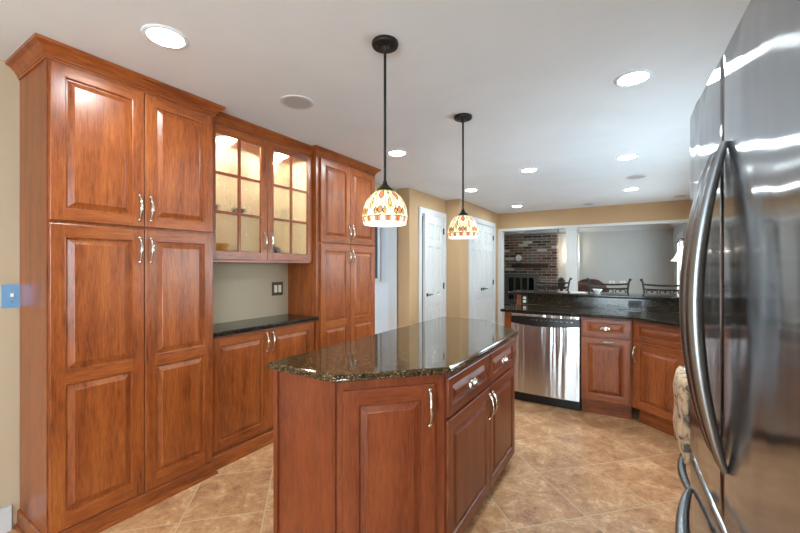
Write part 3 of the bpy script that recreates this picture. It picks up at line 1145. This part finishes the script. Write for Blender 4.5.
# near end unit: end panel, clipped corner with one tall door
t = thing('island_end_cabinet', 'angled cherry island end cabinet with one tall door, nearest the camera', 'cabinet', (IX0, IY0, 0))
P = lambda pts: [(x - IX0, y - IY0) for x, y in pts]
cx0 = IX1 - 0.336
bm = bmesh.new()
prism(bm, P([(IX0, IY0), (cx0, IY0), (IX1 - 0.012, YA - 0.016), (IX1 - 0.012, YA - 0.001), (IX0, YA - 0.001)]), 0.09, 0.902)
prism(bm, P([(IX0, IY0), (cx0 - 0.02, IY0), (IX1 - 0.085, YA - 0.05), (IX1 - 0.085, YA - 0.001), (IX0, YA - 0.001)]), 0.0, 0.0895)
obj('carcass', bm, M['iwood'], t)
bm = bmesh.new()
box(bm, -0.004, -0.010, 0.0, 0.022, -0.0003, 0.902, bev=0.003)
box(bm, cx0 - IX0 - 0.024, -0.010, 0.0, cx0 - IX0 + 0.002, -0.0003, 0.902, bev=0.003)
obj('corner_stile', bm, M['iwood'], t)
dv = Vector((IX1 - 0.012 - cx0, YA - 0.016 - IY0))
ang = math.atan2(dv.y, dv.x)
Lc = dv.length
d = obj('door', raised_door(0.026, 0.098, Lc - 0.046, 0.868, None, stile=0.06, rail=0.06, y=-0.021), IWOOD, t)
d.location = (cx0 - IX0, 0, 0)
d.rotation_euler = (0, 0, ang)
h_ = pull(d, Lc - 0.075, 0.772, 0.15, y=-0.021)
# two drawer-over-door units on the right side
def drawer_unit(name, label, loc, rz, w, D, mats, hside, zt=0.902, toe=True, group=None, dw=0.004, door_pull='v', drawer_pull=True, fill=0.0, ztoe=0.09, zc=0.098, zd=(0.706, 0.878), zdoor=0.692, stile=0.05):
    t = thing(name, label, 'cabinet', loc, rz, group)
    bm = bmesh.new()
    box(bm, 0.001 - fill, 0.021 if not fill else 0.012, ztoe, w - 0.001, D if not fill else D, zt)
    obj('carcass', bm, mats[0], t)
    obj('toe_kick', B(0.001, 0.078, 0.0, w - 0.001, D, ztoe - 0.0005), mats[1], t)
    dr = obj('drawer', raised_door(dw, zd[0], w - dw, zd[1], [(0.036, zd[1] - zd[0] - 0.036)], stile=0.045), [mats[1], mats[1]], t)
    if drawer_pull:
        cup_pull(dr, w / 2, (zd[0] + zd[1]) / 2, 0.085, 0.036, y=-0.0006)
    d = obj('door', raised_door(dw, zc, w - dw, zdoor, None, stile=stile, rail=0.056), mats, t)
    if door_pull == 'v':
        pull(d, (w - 0.028) if hside > 0 else 0.028, zdoor - 0.105, 0.135)
    elif door_pull == 'h':
        pull(d, w / 2, zdoor - 0.028, 0.12, horiz=True)
    return t
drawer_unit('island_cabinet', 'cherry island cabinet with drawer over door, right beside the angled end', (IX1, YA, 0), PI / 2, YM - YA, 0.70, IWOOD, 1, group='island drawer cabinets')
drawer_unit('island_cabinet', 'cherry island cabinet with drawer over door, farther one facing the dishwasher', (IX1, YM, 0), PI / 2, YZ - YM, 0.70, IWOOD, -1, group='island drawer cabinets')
t = thing('island_rear_cabinet', 'angled cherry cabinet at the far end of the island', 'cabinet', (IX0, YZ, 0))
Q = lambda pts: [(x - IX0, y - YZ) for x, y in pts]
bm = bmesh.new()
far = [(IX0, YZ + 0.001), (IX1 - 0.022, YZ + 0.001), (IX1 - 0.022, YZ + 0.012), (IX1 - 0.36, IY1), (IX0, IY1)]
prism(bm, Q(far), 0.09, 0.902)
prism(bm, Q([(IX0, YZ + 0.001), (IX1 - 0.10, YZ + 0.001), (IX1 - 0.40, IY1 - 0.05), (IX0, IY1 - 0.05)]), 0.0, 0.0895)
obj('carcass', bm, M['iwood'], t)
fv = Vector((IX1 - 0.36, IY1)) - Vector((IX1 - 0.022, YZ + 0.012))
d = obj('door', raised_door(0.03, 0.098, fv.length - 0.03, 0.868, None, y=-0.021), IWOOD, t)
d.location = (IX1 - 0.022 - IX0, 0.012, 0)
d.rotation_euler = (0, 0, math.atan2(fv.y, fv.x))
pull(d, 0.06, 0.77, 0.135, y=-0.021)

# ------------------------------------------------------------------ pendants
def sg_pattern(a, v):
    """a: angle in [0,1) within one of six repeats, v: 0 bottom .. 1 top -> material index"""
    s = abs(a - 0.5) * 2           # 0 on the motif axis, 1 between motifs
    if v < 0.055: return 5
    if v < 0.20:
        return 4 if (abs(v - 0.195) < 0.012 or abs(((a * 4) % 1) - 0.5) < 0.05) else (3 if int(a * 4) % 2 else 0)
    # leaf outlines: arcs rising from the base to the crown
    def arc(c, wd, v0, v1):
        if not v0 <= v <= v1: return None
        q = (v - v0) / (v1 - v0)
        return abs(s - c) - wd * math.sin(PI * q)
    for c, wd, v0, v1, m in ((0.0, 0.17, 0.40, 0.74, 1), (0.0, 0.10, 0.78, 1.0, 2), (0.0, 0.50, 0.34, 0.93, 0), (1.0, 0.50, 0.20, 0.60, 0),
                             (0.55, 0.16, 0.22, 0.44, 1), (1.0, 0.36, 0.66, 1.0, 3), (1.0, 0.24, 0.24, 0.48, 3)):
        e = arc(c, wd, v0, v1)
        if e is not None:
            if abs(e) < 0.05: return 4 if m != 0 else (4 if abs(e) < 0.035 else 2)
            if e < 0 and m: return m
    if v > 0.93: return 2
    return 0

def pendant(x, y, label, ztop=1.729):
    t = thing('pendant_lamp', label, 'pendant light', (x, y, 0), 0, 'stained-glass pendants over the island')
    bm = lathe(bmesh.new(), [(0.062, H - 0.001), (0.064, H - 0.010), (0.060, H - 0.020), (0.02, H - 0.023), (0.014, H - 0.030), (0.010, H - 0.045)], 32)
    for k in (0.7, 0.7 + PI):
        ball(bm, (0.035 * math.cos(k), 0.035 * math.sin(k), H - 0.022), 0.006)
    obj('canopy', bm, M['iron'], t, smooth='auto')
    obj('rod', tube(bmesh.new(), [(0, 0, H - 0.03), (0, 0, ztop + 0.03)], 0.0065, 12), M['iron'], t, smooth='auto')
    bm = lathe(bmesh.new(), [(0.009, ztop + 0.045), (0.012, ztop + 0.03), (0.026, ztop + 0.016), (0.038, ztop + 0.006), (0.042, ztop - 0.006), (0.036, ztop - 0.007)], 28)
    obj('cap', bm, M['iron'], t, smooth='auto')
    # shade
    R, hh = 0.107, 0.160
    zb = ztop - hh
    nv, nu = 44, 180
    def prof(v):
        # bottom rim tucks in a little, belly, dome to the cap
        if v < 0.22:
            return R * (0.93 + 0.07 * math.sin(v / 0.22 * PI / 2))
        q = (v - 0.22) / 0.78
        return R * math.sqrt(1 - q * q * 0.90)
    bm = bmesh.new()
    for shell in (0, 1):
        rows = []
        for j in range(nv + 1):
            v = j / nv
            r = prof(v) - shell * 0.003
            rows.append([bm.verts.new((r * math.cos(2 * PI * k / nu), r * math.sin(2 * PI * k / nu), zb + hh * v)) for k in range(nu)])
        for j in range(nv):
            for k in range(nu):
                vv = (rows[j][k], rows[j][(k + 1) % nu], rows[j + 1][(k + 1) % nu], rows[j + 1][k])
                f = bm.faces.new(vv if shell == 0 else vv[::-1])
                a = ((k + 0.5) / nu * 7 + 0.33) % 1.0
                f.material_index = sg_pattern(a, (j + 0.5) / nv) if shell == 0 else 5
    obj('shade', bm, SG, t, smooth=True, recalc=False)
    bm = bmesh.new()
    ball(bm, (0, 0, ztop - 0.075), 0.028, 1.2, 16)
    tube(bm, [(0, 0, ztop - 0.045), (0, 0, ztop - 0.004)], 0.014, 12)
    obj('bulb', bm, M['bulb'], t, smooth='auto')
    return t
pendant(-0.998, 1.478, 'stained-glass dome pendant on a black rod, the nearer one in front of the cabinets')
pendant(-1.020, 2.495, 'stained-glass dome pendant on a black rod, the farther one before the white doors', 1.732)

# ------------------------------------------------------------------ peninsula
YF = 3.87
t = thing('end_panel', 'narrow cherry filler panel left of the dishwasher', 'panel', (-1.128, YF + 0.02, 0))
obj('panel_body', B(0, 0, 0.0, 0.066, 0.53, 0.904, bev=0.003), M['wood'], t)
# dishwasher
t = thing('dishwasher', 'stainless dishwasher with black control strip between the cherry cabinets', 'dishwasher', (-1.060, YF, 0))
W = 0.640
obj('cabinet_body', B(0.002, 0.04, 0.10, W - 0.002, 0.55, 0.900), M['black'], t)
obj('toe_panel', B(0.004, 0.055, 0.002, W - 0.004, 0.10, 0.099), M['black'], t)
bm = bmesh.new()
nx, nz = 24, 2
def bow(u): return -0.012 * (1 - (2 * u - 1) ** 2)
g = [[bm.verts.new((0.004 + (W - 0.008) * i / nx, bow(i / nx), z)) for i in range(nx + 1)] for z in (0.104, 0.80)]
gb = [[bm.verts.new((0.004 + (W - 0.008) * i / nx, 0.038, z)) for i in range(nx + 1)] for z in (0.104, 0.80)]
for i in range(nx):
    bm.faces.new((g[0][i], g[0][i + 1], g[1][i + 1], g[1][i]))
    bm.faces.new((gb[0][i], gb[1][i], gb[1][i + 1], gb[0][i + 1]))
    bm.faces.new((g[0][i], gb[0][i], gb[0][i + 1], g[0][i + 1]))
    bm.faces.new((g[1][i], g[1][i + 1], gb[1][i + 1], gb[1][i]))
bm.faces.new((g[0][0], g[1][0], gb[1][0], gb[0][0]))
bm.faces.new((g[0][nx], gb[0][nx], gb[1][nx], g[1][nx]))
obj('door', bm, M['steel'], t, smooth='auto')
# control strip: black, lower edge follows a shallow arch
bm = bmesh.new()
A = []
for i in range(nx + 1):
    u = i / nx
    x = 0.004 + (W - 0.008) * u
    zl = 0.803
    A.append((x, zl))
fr = [[bm.verts.new((x, bow(i / nx) + (-0.0012 if z < 0.82 else 0.0), z - (0.022 * (1 - (2 * i / nx - 1) ** 2) if z < 0.82 else 0))) for i, (x, _) in enumerate(A)] for z in (0.8012, 0.835, 0.868)]
for a, b in zip(fr, fr[1:]):
    for i in range(nx):
        bm.faces.new((a[i], a[i + 1], b[i + 1], b[i]))
box(bm, 0.004, 0.012, 0.8012, W - 0.004, 0.038, 0.868)
cp = obj('control_panel', bm, M['black'], t, smooth='auto')
for k in range(9):
    u = 0.20 + 0.045 * k
    obj('button', B(u, -0.0145, 0.838, u + 0.022, 0.002, 0.846, bev=0.001), M['silver'], cp)
bm = B(0.004, -0.006, 0.870, W - 0.004, 0.038, 0.896, bev=0.004)
obj('top_rail', bm, M['steel'], t)
# cabinets right of it
drawer_unit('base_cabinet', 'cherry cabinet right of the dishwasher with cup-pull drawer and top-handled door', (-0.412, YF, 0), 0, 0.404, 0.54, WOOD, 1, zt=0.904, zc=0.145, ztoe=0.135, zd=(0.733, 0.892), zdoor=0.718, door_pull='h', dw=0.010)
pvt = Vector((-0.005, YF + 0.001))
AN = math.radians(-40)
drawer_unit('base_cabinet', 'angled cherry corner cabinet with plain drawer and side-handled door beside the towel', (pvt.x + 0.004, pvt.y, 0), AN, 0.47, 0.36, WOOD, -1, zt=0.904, zc=0.145, ztoe=0.135, zd=(0.733, 0.892), zdoor=0.718, drawer_pull=False, dw=0.014, fill=0.016)
ce = pvt + Vector((math.cos(AN), math.sin(AN))) * 0.47
# counter
nrm = Vector((math.sin(AN), -math.cos(AN)))
c0 = pvt + nrm * 0.035
c1 = ce + nrm * 0.035
YS = YF - 0.035
kx = c0.x + (YS - c0.y) / math.tan(AN)
pts = [(-1.160, YS), (kx, YS), (c1.x, c1.y), (c1.x + 0.01, 2.40), (XR - 0.003, 2.40), (XR - 0.003, 4.427), (-1.160, 4.427)]
o = obj('countertop', slab(pts, 0.905, 0.935), M['granite_dark'])
tag(o, 'long dark granite counter over the dishwasher, turning the corner', 'countertop')
drawer_unit('base_cabinet', 'cherry cabinet between the angled corner and the range', (c1.x + 0.035, 3.42, 0), -PI / 2, 1.00, 0.50, WOOD, 1, zt=0.904, drawer_pull=True)
# knee wall, splash, bar top
struct('wall_bar', B(-1.10, 4.452, 0, XR - 0.002, 4.60, 1.046), M['tan'], 'low wall carrying the raised bar')
o = obj('backsplash', B(-1.10, 4.430, 0.9365, XR - 0.003, 4.450, 1.046), M['granite_splash'])
tag(o, 'dark granite splash strip below the raised bar', 'backsplash')
o = obj('bar_end_post', B(-1.148, 4.430, 0.937, -1.102, 4.60, 1.046, bev=0.004), M['wood'])
tag(o, 'short cherry end piece under the left end of the bar top', 'panel')
bm = bmesh.new()
o = obj('bar_countertop', slab([(-1.235, 4.385), (XR - 0.003, 4.385), (XR - 0.003, 4.80), (-1.235, 4.80)], 1.047, 1.079), M['granite_dark'])
tag(o, 'raised dark granite bar top in front of the metal stools', 'countertop')
wall_plate('outlet', 'white outlet on the dark splash beside the cherry end piece', (-1.055, 4.429, 0.99), 0, 0.07, 0.095, 'black', 'duplex', 'plate_white')
wall_plate('outlet', 'black outlet on the dark splash above the corner of the counter', (0.02, 4.429, 0.992), 0, 0.115, 0.075, 'black', 'duplex_h', 'iron')
o = obj('paper_sheet', B(-0.60, 4.60, 1.0795, -0.45, 4.74, 1.082), M['china'])
tag(o, 'flat white paper lying on the bar top below the leather chair', 'paper')
o = obj('small_bowl', lathe(bmesh.new(), bowl(0.05, 0.04), 24), M['china'], smooth='auto')
o.location = (-0.33, 4.68, 1.0798)
tag(o, 'small white bowl on the bar top before the middle stool', 'bowl')

# ------------------------------------------------------------------ bar stools
def bar_stool(x, y, label, first=None):
    if first is not None:
        c = copy_tree(first)
        c.location = (x, y, 0)
        c['label'] = label
        return c
    t = thing('bar_stool', label, 'bar stool', (x, y, 0), 0, 'dark metal bar stools')
    ZS = 0.74
    for sx in (-1, 1):
        for sy in (-1, 1):
            bm = tube(bmesh.new(), [(sx * 0.20, sy * 0.19, ZS - 0.03), (sx * 0.215, sy * 0.205, 0.35), (sx * 0.235, sy * 0.225, 0.0)], [0.013, 0.013, 0.014], 10)
            obj('leg', bm, M['iron'], t, smooth='auto')
    bm = bmesh.new()
    for z in (0.30,):
        q = [(0.217, 0.207), (-0.217, 0.207), (-0.217, -0.207), (0.217, -0.207)]
        for i in range(4):
            a, b = q[i], q[(i + 1) % 4]
            tube(bm, [(a[0], a[1], z), (b[0], b[1], z)], 0.009, 8)
    obj('stretcher', bm, M['iron'], t, smooth='auto')
    obj('seat_frame', B(-0.215, -0.205, ZS - 0.03, 0.215, 0.205, ZS, bev=0.006), M['iron'], t)
    obj('seat', B(-0.22, -0.21, ZS + 0.001, 0.22, 0.205, ZS + 0.06, bev=0.02), M['leather'], t, smooth='auto')
    for sx in (-1, 1):
        pts = [(sx * 0.205, 0.205, ZS - 0.01), (sx * 0.205, 0.225, 0.9), (sx * 0.208, 0.262, 1.08), (sx * 0.222, 0.30, 1.185), (sx * 0.232, 0.318, 1.205)]
        bm = tube(bmesh.new(), pts, [0.012, 0.012, 0.012, 0.011, 0.012], 10)
        ball(bm, (sx * 0.234, 0.320, 1.207), 0.017)
        obj('back_post', bm, M['iron'], t, smooth='auto')
    for z, yy, sag, r in ((1.155, 0.288, 0.012, 0.0115), (1.10, 0.268, 0.008, 0.010)):
        pts = [(0.43 * (k / 12 - 0.5), yy + 0.03 * (1 - (2 * k / 12 - 1) ** 2), z - sag * (1 - (2 * k / 12 - 1) ** 2)) for k in range(13)]
        obj('back_rail', tube(bmesh.new(), pts, r, 10), M['iron'], t, smooth='auto')
    # wrought scrolls below the rails
    bm = bmesh.new()
    for cx_ in (-0.13, 0.0, 0.13):
        for s in (-1, 1):
            pts = []
            for k in range(22):
                a = k / 21 * 3.3 * PI / 2
                r = 0.038 * (1 - k / 30)
                pts.append((cx_ + s * (0.032 - r * math.cos(a)) * 1.0, 0.275 + 0.012, 1.055 + r * math.sin(a)))
            tube(bm, pts, 0.0055, 6)
    tube(bm, [(0.415 * (k / 12 - 0.5), 0.25 + 0.03 * (1 - (2 * k / 12 - 1) ** 2), 1.01) for k in range(13)], 0.009, 8)
    obj('back_scroll', bm, M['iron'], t, smooth='auto')
    return t
s0 = bar_stool(-0.93, 5.10, 'dark metal bar stool before the fireplace, leftmost of three')
bar_stool(-0.26, 5.10, 'dark metal bar stool before the leather chair, middle of three', s0)
bar_stool(0.325, 5.10, 'dark metal bar stool next to the refrigerator, rightmost of three', s0)

# ------------------------------------------------------------------ refrigerator
FA = math.radians(-87.7)
t = thing('refrigerator', 'large stainless refrigerator with bowed twin handles at the right edge', 'refrigerator', (0.142, 1.384, 0), FA)
FW, FS = 0.80, 0.377
obj('cabinet_body', B(0.004, 0.075, 0.03, FW - 0.004, 0.74, 1.80, bev=0.006), M['fridge_side'], t)
obj('toe_grille', B(0.02, 0.06, 0.0, FW - 0.02, 0.70, 0.029), M['black'], t)
def fridge_panel(x0, x1, z0, z1, bw=0.0015, topr=0.012):
    bm = bmesh.new()
    nx, e = 20, 0.010
    def yy(u, rim): return -bw * (1 - (2 * u - 1) ** 2) + rim
    zs = [(z0, 0.012), (z0 + 0.004, 0.004), (z0 + topr, 0.0)] + [(z0 + topr + (z1 - z0 - 2 * topr) * k / 8, 0.0) for k in range(1, 8)] + [(z1 - topr, 0.0), (z1 - 0.004, 0.004), (z1, 0.012)]
    us = [(0.0, 0.012), (0.003 / (x1 - x0), 0.004), (e / (x1 - x0), 0.0)] + [(k / nx, 0) for k in range(1, nx)] + [(1 - e / (x1 - x0), 0.0), (1 - 0.003 / (x1 - x0), 0.004), (1.0, 0.012)]
    g = [[bm.verts.new((x0 + (x1 - x0) * u, yy(u, max(r, r2)), z)) for u, r in us] for z, r2 in zs]
    for j in range(len(zs) - 1):
        for i in range(len(us) - 1):
            bm.faces.new((g[j][i], g[j][i + 1], g[j + 1][i + 1], g[j + 1][i]))
    # rim back to the box
    ring = g[0] + [r[-1] for r in g[1:]] + g[-1][-2::-1] + [r[0] for r in g[-2:0:-1]]
    back = [bm.verts.new((v.co.x, 0.066, v.co.z)) for v in ring]
    for q in range(len(ring)):
        bm.faces.new((ring[q], back[q], back[(q + 1) % len(ring)], ring[(q + 1) % len(ring)]))
    bm.faces.new(back)
    return bm
d1 = obj('door', fridge_panel(0.0, FS - 0.003, 0.835, 1.815), M['fridge'], t, smooth='auto')
d2 = obj('door', fridge_panel(FS + 0.003, FW, 0.835, 1.815), M['fridge'], t, smooth='auto')
dr = obj('freezer_drawer', fridge_panel(0.0, FW, 0.05, 0.825), M['fridge'], t, smooth='auto')
def bow_handle(parent, x, z0, z1, out=0.049, horiz=False, y=-0.004, fl_=1.0, rad=0.010):
    bm = bmesh.new()
    pts, rr = [], []
    n = 28
    for k in range(n + 1):
        s = k / n
        a = z0 + (z1 - z0) * s
        o = out * (math.sin(PI * s) ** 0.80)
        pts.append((a, y - o, x) if horiz else (x, y - o, a))
        rr.append(0.006 + rad * math.sin(PI * s) ** 0.5)
    tube(bm, pts, rr, 14, flat=fl_)
    return obj('handle', bm, M['chrome'], parent, smooth='auto')
bow_handle(d1, FS - 0.026, 0.965, 1.615)
bow_handle(d2, FS + 0.044, 0.965, 1.615)
bow_handle(dr, 0.735, 0.04, FW - 0.04, 0.055, horiz=True)
obj('hinge_cap', B(0.002, 0.01, 1.8155, 0.06, 0.10, 1.835, bev=0.006), M['black'], t)

# ------------------------------------------------------------------ range beyond the refrigerator, with a towel on its handle
RX, RY0, RY1 = 0.262, 1.60, 2.345
t = thing('range', 'stainless range just beyond the refrigerator, with the towel on its handle', 'range', (RX, RY1, 0), -PI / 2)
RW = RY1 - RY0
obj('range_body', B(0.0, 0.03, 0.06, RW, 0.66, 0.935), M['fridge_side'], t)
obj('cooktop', B(0.0, 0.02, 0.936, RW, 0.66, 0.955, bev=0.003), M['black'], t)
obj('base_plinth', B(0.02, 0.06, 0.0, RW - 0.02, 0.60, 0.059), M['black'], t)
dd = obj('oven_door', B(0.004, 0.0, 0.56, RW - 0.004, 0.029, 0.93, bev=0.004), M['steel'], t)
bow_handle(dd, 0.895, 0.03, RW - 0.03, 0.080, horiz=True)
dd = obj('lower_drawer', B(0.004, 0.0, 0.07, RW - 0.004, 0.029, 0.55, bev=0.004), M['steel'], t)
bow_handle(dd, 0.50, 0.03, RW - 0.03, 0.080, horiz=True)

bm = bmesh.new()
hy = 1.975
s_ = (RY1 - hy - 0.03) / (RW - 0.06)
hx_ = RX - 0.004 - 0.080 * max(0.0, math.sin(PI * s_)) ** 0.8
rings = []
NL, NK = 26, 72
for j in range(NL + 1):
    q = j / NL                                   # 0 at the fold over the bar, 1 at the hem
    zz = 0.922 - 0.300 * q
    half_t = 0.018 + 0.009 * math.sin(min(1.0, q * 2.2) * PI / 2) + 0.004 * math.sin(q * 11)
    half_w = 0.135 + 0.012 * q
    if j == 0:
        half_t *= 0.45
    ring = []
    for k in range(NK):
        a = 2 * PI * k / NK
        ca, sa = math.cos(a), math.sin(a)
        fold = 1.0 + 0.20 * q ** 0.6 * math.sin(7 * a + 1.5 * q) + 0.10 * q * math.sin(13 * a + 2.0)
        ring.append(bm.verts.new((hx_ + 0.004 + half_t * math.copysign(abs(ca) ** 0.7, ca) * fold - 0.004 * math.sin(q * 6),
                                  hy + half_w * math.copysign(abs(sa) ** 0.8, sa) * (0.94 + 0.06 * fold),
                                  zz - 0.020 * q * math.sin(3 * a + 0.6))))
    rings.append(ring)
for a, b in zip(rings, rings[1:]):
    for k in range(NK):
        bm.faces.new((a[k], a[(k + 1) % NK], b[(k + 1) % NK], b[k]))
bm.faces.new(rings[0][::-1]); bm.faces.new(rings[-1])
o = obj('kitchen_towel', bm, M['towel'], smooth=True)
tag(o, 'beige patterned kitchen towel hanging beside the refrigerator edge', 'towel')

# ------------------------------------------------------------------ family room
t = thing('fireplace_insert', 'grey metal fireplace surround with dark glass doors in the brick wall', 'fireplace', (-2.757, 11.178, 0))
bm = bmesh.new()
w = 0.97
box(bm, -w / 2, -0.03, 0.30, -w / 2 + 0.10, 0, 1.16, bev=0.004)
box(bm, w / 2 - 0.10, -0.03, 0.30, w / 2, 0, 1.16, bev=0.004)
box(bm, -w / 2 + 0.10, -0.03, 1.05, w / 2 - 0.10, 0, 1.16, bev=0.004)
box(bm, -w / 2 + 0.10, -0.03, 0.30, w / 2 - 0.10, 0, 0.40, bev=0.004)
obj('surround', bm, M['insert'], t)
for k in range(4):
    a = -w / 2 + 0.105 + k * 0.19
    d = obj('door', B(a, -0.018, 0.405, a + 0.185, -0.004, 1.045), M['soot'], t)
    bm = bmesh.new()
    box(bm, a + 0.001, -0.028, 0.406, a + 0.018, -0.0185, 1.044)
    box(bm, a + 0.167, -0.028, 0.406, a + 0.184, -0.0185, 1.044)
    obj('door_frame', bm, M['insert'], d)
o = obj('mantel_shelf', B(-2.98, 10.96, 1.33, -1.98, 11.177, 1.44, bev=0.008), M['mantel'])
tag(o, 'dark wooden mantel beam on the brick wall above the fireplace', 'mantel')
bm = bmesh.new()
tube(bm, [(0, 0, 0), (0, -0.03, 0)], 0.085, 28)
o = obj('wall_ornament', bm, M['china'], smooth='auto')
o.location = (-2.835, 11.177, 1.62)
tag(o, 'small round white disc on the brick above the mantel', 'wall ornament')
struct('trim_10', B(-4.2, 10.75, 0.0, -1.85, 11.177, 0.29, bev=0.01), M['brick'], 'raised brick hearth')

# sconce behind the column
t = thing('wall_sconce', 'small lit sconce on the grey wall just beside the white column', 'wall light', (-1.43, 11.436, 1.62))
obj('backplate', B(-0.05, -0.02, -0.10, 0.05, 0.0, 0.10, bev=0.004), M['iron'], t)
obj('arm', tube(bmesh.new(), [(0, -0.02, -0.02), (0, -0.10, -0.03), (0, -0.12, 0.03)], 0.010, 8), M['iron'], t, smooth='auto')
obj('shade', lathe(bmesh.new(), [(0.03, 0.03), (0.05, 0.06), (0.065, 0.13), (0.062, 0.13), (0.046, 0.06)], 20, c=(0, -0.12)), M['sconce'], t, smooth='auto')

# leather recliner
t = thing('armchair', 'brown leather armchair with rounded back right of the white column', 'armchair', (-0.72, 8.75, 0), PI)
def cushion(bm, x0, y0, z0, x1, y1, z1, r, sub=3):
    box(bm, x0, y0, z0, x1, y1, z1, bev=r)
bm = bmesh.new(); cushion(bm, -0.36, -0.30, 0.12, 0.36, 0.36, 0.40, 0.03); obj('base', bm, M['leather'], t, smooth='auto')
bm = bmesh.new(); cushion(bm, -0.27, -0.34, 0.40, 0.27, 0.26, 0.54, 0.05); obj('seat', bm, M['leather'], t, smooth='auto')
bm = bmesh.new()
prof = []
nb = 16
for side in (0, 1):
    pass
rows = []
for j in range(13):
    z = 0.42 + 0.70 * j / 12
    row = []
    for k in range(25):
        a = 2 * PI * k / 24
        wj = 0.34 * (1 - 0.10 * (j / 12) ** 2) if j < 11 else 0.34 * (0.86 if j == 11 else 0.62)
        dj = 0.13 if j < 11 else (0.10 if j == 11 else 0.05)
        ca, sa = math.cos(a), math.sin(a)
        row.append((math.copysign(abs(ca) ** 0.5, ca) * wj, 0.33 + 0.10 * (j / 12) + math.copysign(abs(sa) ** 0.7, sa) * dj, z - (0.06 * abs(ca) ** 2 if j > 9 else 0)))
    rows.append([bm.verts.new(q) for q in row[:24]])
for a, b in zip(rows, rows[1:]):
    for k in range(24):
        bm.faces.new((a[k], a[(k + 1) % 24], b[(k + 1) % 24], b[k]))
bm.faces.new(rows[0][::-1]); bm.faces.new(rows[-1])
obj('backrest', bm, M['leather'], t, smooth=True)
for sx in (-1, 1):
    bm = bmesh.new(); cushion(bm, min(sx * 0.28, sx * 0.44), -0.34, 0.12, max(sx * 0.28, sx * 0.44), 0.34, 0.66, 0.05)
    obj('armrest', bm, M['leather'], t, smooth='auto')
for sx in (-1, 1):
    for sy in (-0.26, 0.30):
        obj('foot', lathe(bmesh.new(), [(0.022, 0.0), (0.03, 0.119)], 12, c=(sx * 0.32, sy)), M['mantel'], t)

# side table with a jar
t = thing('side_table', 'small dark side table left of the white column, holding a jar', 'table', (-1.28, 8.55, 0))
obj('table_top', lathe(bmesh.new(), [(0.18, 0.90), (0.19, 0.91), (0.19, 0.925), (0.18, 0.93)], 28), M['mantel'], t)
obj('pedestal', lathe(bmesh.new(), [(0.16, 0.0), (0.15, 0.02), (0.03, 0.05), (0.025, 0.5), (0.035, 0.899)], 20), M['mantel'], t)
o = obj('jar', lathe(bmesh.new(), [(0.05, 0.0), (0.075, 0.05), (0.075, 0.14), (0.05, 0.17), (0.055, 0.19), (0.02, 0.20), (0.012, 0.215)], 24), plain('dark_glaze', srgb(58, 46, 34), 0.3), smooth='auto')
o.location = (-1.28, 8.55, 0.931)
tag(o, 'dark round jar on the side table left of the white column', 'jar')

# floor lamp by the refrigerator edge
t = thing('floor_lamp', 'floor lamp with white bell shade showing beside the refrigerator edge', 'floor lamp', (0.67, 7.0, 0))
obj('base', lathe(bmesh.new(), [(0.15, 0.0), (0.15, 0.015), (0.03, 0.035), (0.012, 0.06)], 28), M['iron'], t, smooth='auto')
obj('pole', tube(bmesh.new(), [(0, 0, 0.05), (0, 0, 1.75)], 0.012, 12), M['iron'], t, smooth='auto')
obj('lamp_shade', lathe(bmesh.new(), [(0.185, 1.45), (0.145, 1.50), (0.10, 1.59), (0.075, 1.675), (0.072, 1.675), (0.097, 1.59), (0.142, 1.50), (0.182, 1.45)], 32, cap0=False, cap1=False), M['lampshade'], t, smooth='auto')
obj('finial', tube(bmesh.new(), [(0, 0, 1.75), (-0.03, 0, 1.79), (-0.08, 0, 1.78), (-0.10, 0, 1.72)], 0.009, 8), M['iron'], t, smooth='auto')

# plates on the far grey wall
for x, lab in ((-0.47, 'white square wall plate low on the far grey wall, left one'), (-0.22, 'white square wall plate low on the far grey wall, right one')):
    t = thing('wall_plate', lab, 'wall plate', (x, 11.498, 0.93), 0, 'white wall plates on the far wall')
    obj('plate', B(-0.065, -0.008, -0.06, 0.065, -0.0005, 0.06, bev=0.002), M['plate_white'], t)
    obj('rocker', B(-0.03, -0.013, -0.035, 0.03, -0.0085, 0.035, bev=0.002), M['white'], t)

# framed picture in the hall
t = thing('framed_picture', 'dark picture in a pale frame on the hall wall beyond the tall cabinet', 'picture', (-3.40, 4.459, 1.585))
bm = bmesh.new()
for a, b, c_, d_ in ((-0.32, -0.28, -0.43, 0.43), (0.28, 0.32, -0.43, 0.43), (-0.28, 0.28, -0.43, -0.39), (-0.28, 0.28, 0.39, 0.43)):
    box(bm, a, -0.03, c_, b, -0.001, d_, bev=0.003)
obj('frame', bm, M['white'], t)
obj('print', B(-0.279, -0.012, -0.389, 0.279, -0.002, 0.389), M['photo'], t)
